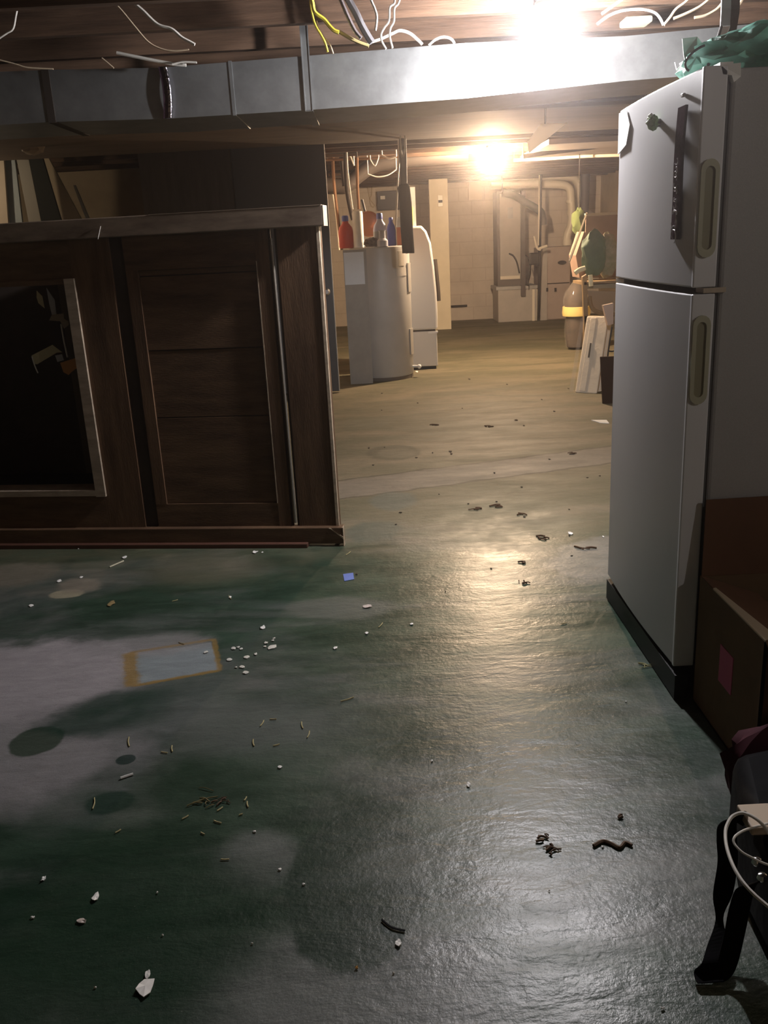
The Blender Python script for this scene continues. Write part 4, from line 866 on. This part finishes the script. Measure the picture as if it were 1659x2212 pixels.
def straw(x, y_, dx, dy, m=strawm, label='pale straw lying on the green floor', r=.0016, group='pale straws scattered on the green floor', name='straw', cat='straw', sag=.05):
    a, b_ = fl(x-dx/2, y_-dy/2, r+.001), fl(x+dx/2, y_+dy/2, r+.001); md = (a+b_)/2 + (b_-a).cross(V((0,0,1)))*sag
    return tag(MB().tube([a, md, b_], r, 5).build(name, m), label, cat, group)
# ones that stand out
scrap(315, 2134, 37, 44, paper_w, 'largest torn white paper scrap, at the bottom left of the floor', curl=.006)
scrap(320, 2107, 12, 20, paper_w, 'small torn strip touching the largest white scrap', curl=.004)
q = fl(753, 1247); b = MB(); b.poly([fl(741,1241), fl(763,1238), fl(765,1252), fl(744,1256)], (0,0,.002)); tag(b.build('tape_piece', mat('blue_tape', (.10,.17,.50), .6)), 'blue square of tape on the floor near the cabinet foot', 'tape')
straw(274, 1676, 27, -9, white_pl, 'white segmented stick on the worn grey floor at left', .0032, None, 'white_stick', 'stick', 0)
straw(252, 1218, 30, -13, mat('cream_stick', (.60,.56,.42), .6), 'cream stick on the floor before the cabinet', .003, None, 'stick', 'stick', 0)
straw(850, 1998, 50, 24, black_pl, 'black twig at the edge of the round dark stain', .0022, None, 'twig', 'twig', .12)
scrap(860, 2040, 13, 18, paper_w, 'white crumpled scrap right of the round dark stain')
scrap(770, 2093, 9, 6, mat('orange_chip', (.60,.33,.10), .7), 'tiny orange chip below the round dark stain', 'chip', 'chip')
scrap(793, 1312, 22, 8, mat('pinkish_paper', (.55,.48,.44), .8), 'pinkish scrap on the pale smear in mid floor')
scrap(725, 1401, 9, 6, paper_w, 'small round white dot scrap in mid floor')
scrap(1343, 1328, 12, 9, paper_w, 'white scrap beside the refrigerator base, nearer one')
scrap(1327, 1305, 7, 5, paper_w, 'tiny white scrap beside the refrigerator base, farther one')
b = MB(); b.poly([fl(1277,908), fl(1310,908), fl(1316,915), fl(1296,914)], (0,0,.004)); tag(b.build('paper_scrap', paper_w), 'white pointed paper at the far side of the refrigerator', 'paper scrap')
scrap(551, 1194, 14, 6, paper_w, 'white chip close under the middle of the cabinet skirting')
scrap(241, 1305, 16, 11, mat('tan_leaf', (.26,.19,.08), .8), 'tan curled leaf on the green floor at left', 'leaf', 'leaf')
scrap(1012, 1697, 11, 9, paper_w, 'white scrap left of the glossy floor highlight')
scrap(1432, 2181, 11, 5, paper_w, 'white scrap at the bottom right near the strap')
scrap(207, 1940, 14, 17, paper_w, 'ragged white scrap on the dark green floor, upper of two at left')
scrap(177, 1992, 22, 11, mat('pinkish_paper', (.55,.48,.44), .8), 'pinkish ragged scrap on the dark green floor, lower of two at left')
scrap(94, 1901, 9, 12, paper_w, 'white speck near the left edge of the dark green floor')
scrap(568, 1357, 15, 7, paper_w, 'white elongated chip above the plaster crumbs')
for x, y_, s in ((504,1402,12),(587,1399,20),(533,1421,12),(496,1426,11),(524,1442,12),(531,1454,13),(553,1414,8),(446,1410,10),(515,1399,8),(575,1390,9),(510,1443,6),(572,1398,7),(592,1380,7),(521,1403,7),(590,1385,6)):
    LITTER.append((scrap(x, y_, s, s*.55, mat('plaster', (.58,.57,.52), .9), 'pale plaster crumb in the patch beside the tape-edged rectangle', 'plaster_crumb', 'plaster crumb', 'plaster crumbs beside the rectangle', .002), (x, y_), 'pale plaster crumb'))
for x, y_, s in ((269,1205,10),(128,1256,9),(175,1248,7),(68,1309,9),(173,1184,8),(567,1194,4),(792,1369,8),(889,1349,9),(933,1645,6),(605,1659,10),(550,1798,8),(656,1912,7),(71,1984,9),(206,2135,6),(850,2104,5),(1302,1831,7),(1232,1153,11),(605,1880,8),(1186,1926,4),(497,1291,6),(352,2022,5),(545,2040,5),(340,1930,5),(1352,1517,4),(1303,1160,5),(900,803,6)):
    LITTER.append((scrap(x, y_, s, s*.6, paper_w, 'tiny pale paper scrap on the floor', group=GP, curl=.002), (x, y_), 'tiny pale scrap'))
for x, y_, dx, dy in ((279,1602,1,20),(372,1617,1,13),(548,1604,2,14),(566,1562,8,-12),(497,1290,5,8),(392,1389,12,4),(822,1350,9,-10),(653,1566,3,14),(666,1586,5,-14),(597,1609,14,-4),(202,1735,4,-24),(535,1737,2,12),(475,1747,12,-8),(486,1856,18,0),(750,1510,28,-9),(378,1297,12,-3),(590,1553,14,0),(400,1765,14,-8),(520,1759,8,-3),(530,1725,5,-8),(355,1625,14,2),(752,1195,10,-7),(1218,1346,12,-3),(255,1795,12,-7),(438,1800,8,4),(470,1775,16,5)):
    LITTER.append((straw(x, y_, dx, dy), (x, y_), 'pale straw'))
def clump(x, y_, sp, n_, m, label, name='leaf_litter', cat='litter', r=.0022, wide=1.8):
    rr = random.Random(int(x+y_)); b = MB()
    k0 = (fl(x+.5, y_)-fl(x-.5, y_)).length; c_ = fl(x, y_)
    for i in range(n_):
        o = V((rr.gauss(0,.4)*sp*k0, rr.gauss(0,.4)*sp*k0, 0)); a = rr.uniform(0, 3.14); l = rr.uniform(.3,.8)*sp*k0
        d = V((math.cos(a)*wide, math.sin(a), 0))*l/2
        b.tube([c_+o-d+V((0,0,.003)), c_+o+V((rr.uniform(-1,1)*l*.2, rr.uniform(-1,1)*l*.2, .005)), c_+o+d+V((0,0,.003))], r*rr.uniform(.6,1.4), 5)
    return tag(b.build(name, m), label, cat)
clump(1172, 1812, 20, 5, leafm, 'dry brown sprig on the floor highlight, upper of two')
clump(1192, 1838, 22, 9, leafm, 'dry brown clump on the floor highlight, lower of two')
b = MB(); b.tube([fl(x, y_, .004) for x, y_ in ((1282,1827),(1302,1817),(1320,1822),(1338,1831),(1350,1820),(1365,1826))], .004, 6); tag(b.build('root', leafm), 'twisted dry brown root on the glossy floor', 'root')
clump(1340, 1767, 10, 4, leafm, 'small dark crumb above the twisted dry root')
clump(440, 1730, 40, 7, mat('olive_stalk', (.16,.13,.05), .8), 'thin olive grass stalks on the dark floor at left', r=.0014)
clump(475, 1735, 26, 6, leafm, 'brown grass bits right of the olive stalks', r=.0016)
clump(1390, 1438, 24, 7, mat('pale_fibre', (.36,.34,.17), .8), 'pale yellow fibre tangle beside the cardboard box', 'fibre_tangle', 'fibre', .0014)
for x, y_, s, lb in ((1116,908,5,'dark crumb on bare concrete in line with the furnace'),(938,919,14,'dark chip on bare concrete near the strip of new concrete'),(1052,921,14,'thin dark sliver on bare concrete in mid passage'),
    (1074,1094,24,'long dark flake in the warm floor highlight'),(1026,1102,22,'curved dark flake left in the warm floor highlight'),(1130,1112,20,'broad dark flake right in the warm floor highlight'),(1169,1161,24,'forked dark twig right below the warm highlight'),
    (1134,1216,14,'dark flake below the forked dark twig'),(1131,1258,16,'dark clump lowest in line under the warm highlight'),(1261,1184,30,'dark slanting twig near the refrigerator far corner'),(1240,979,14,'dark flake on the strip of new concrete by the refrigerator')):
    clump(x, y_, s*.8, 4, leafm, lb, 'dark_flake', 'flake', .0032, 2.2)
for i in range(34):
    x, y_ = random.uniform(740,1300), random.uniform(800,1290)
    scrap(x, y_, random.uniform(3,7), random.uniform(1.5,3.5), mat('dark_grit', (.04,.03,.02), .9), 'tiny dark crumb on the passage floor', 'dark_crumb', 'crumb', 'tiny dark crumbs on the passage floor', .001, seed=i)

# labels of the small litter, told apart by where they lie
LM = [('the largest torn white scrap',315,2134),('the white segmented stick',274,1676),('the blue tape square',753,1247),('the rectangle outlined in tape',375,1430),
      ('the black twig',850,1998),('the twisted dry root',1325,1824),('the right foot of the cabinet',700,1178),('the olive grass stalks',430,1730),('the pinkish scrap in mid floor',793,1312),
      ('the cardboard box',1500,1560),('the warm floor highlight',1090,1130),('the near-left floor corner',60,2100),('the cabinet opening',100,1180),('the dark leaf-shaped patch at left',75,1607)]
ORD = ['nearest','second nearest','third nearest','fourth nearest','fifth nearest','sixth nearest','seventh nearest','eighth nearest','ninth nearest','tenth nearest','eleventh nearest','twelfth nearest','thirteenth nearest','fourteenth nearest','fifteenth nearest']
RUN = {}
for o_, (x, y_), desc in LITTER:
    nm, lx, ly = min(LM, key=lambda l: (l[1]-x)**2+(l[2]-y_)**2)
    dx, dy = x-lx, y_-ly; di = ('left of' if dx < 0 else 'right of') if abs(dx) > abs(dy) else ('above' if dy < 0 else 'below')
    RUN.setdefault((desc, di, nm), []).append((math.hypot(dx, dy), o_))
for (desc, di, nm), lst in RUN.items():
    lst.sort(key=lambda e: e[0])
    for i, (_, o_) in enumerate(lst): o_['label'] = desc + ' ' + di + ' ' + nm + ('' if len(lst) == 1 else ', ' + ORD[i] + ' to it')
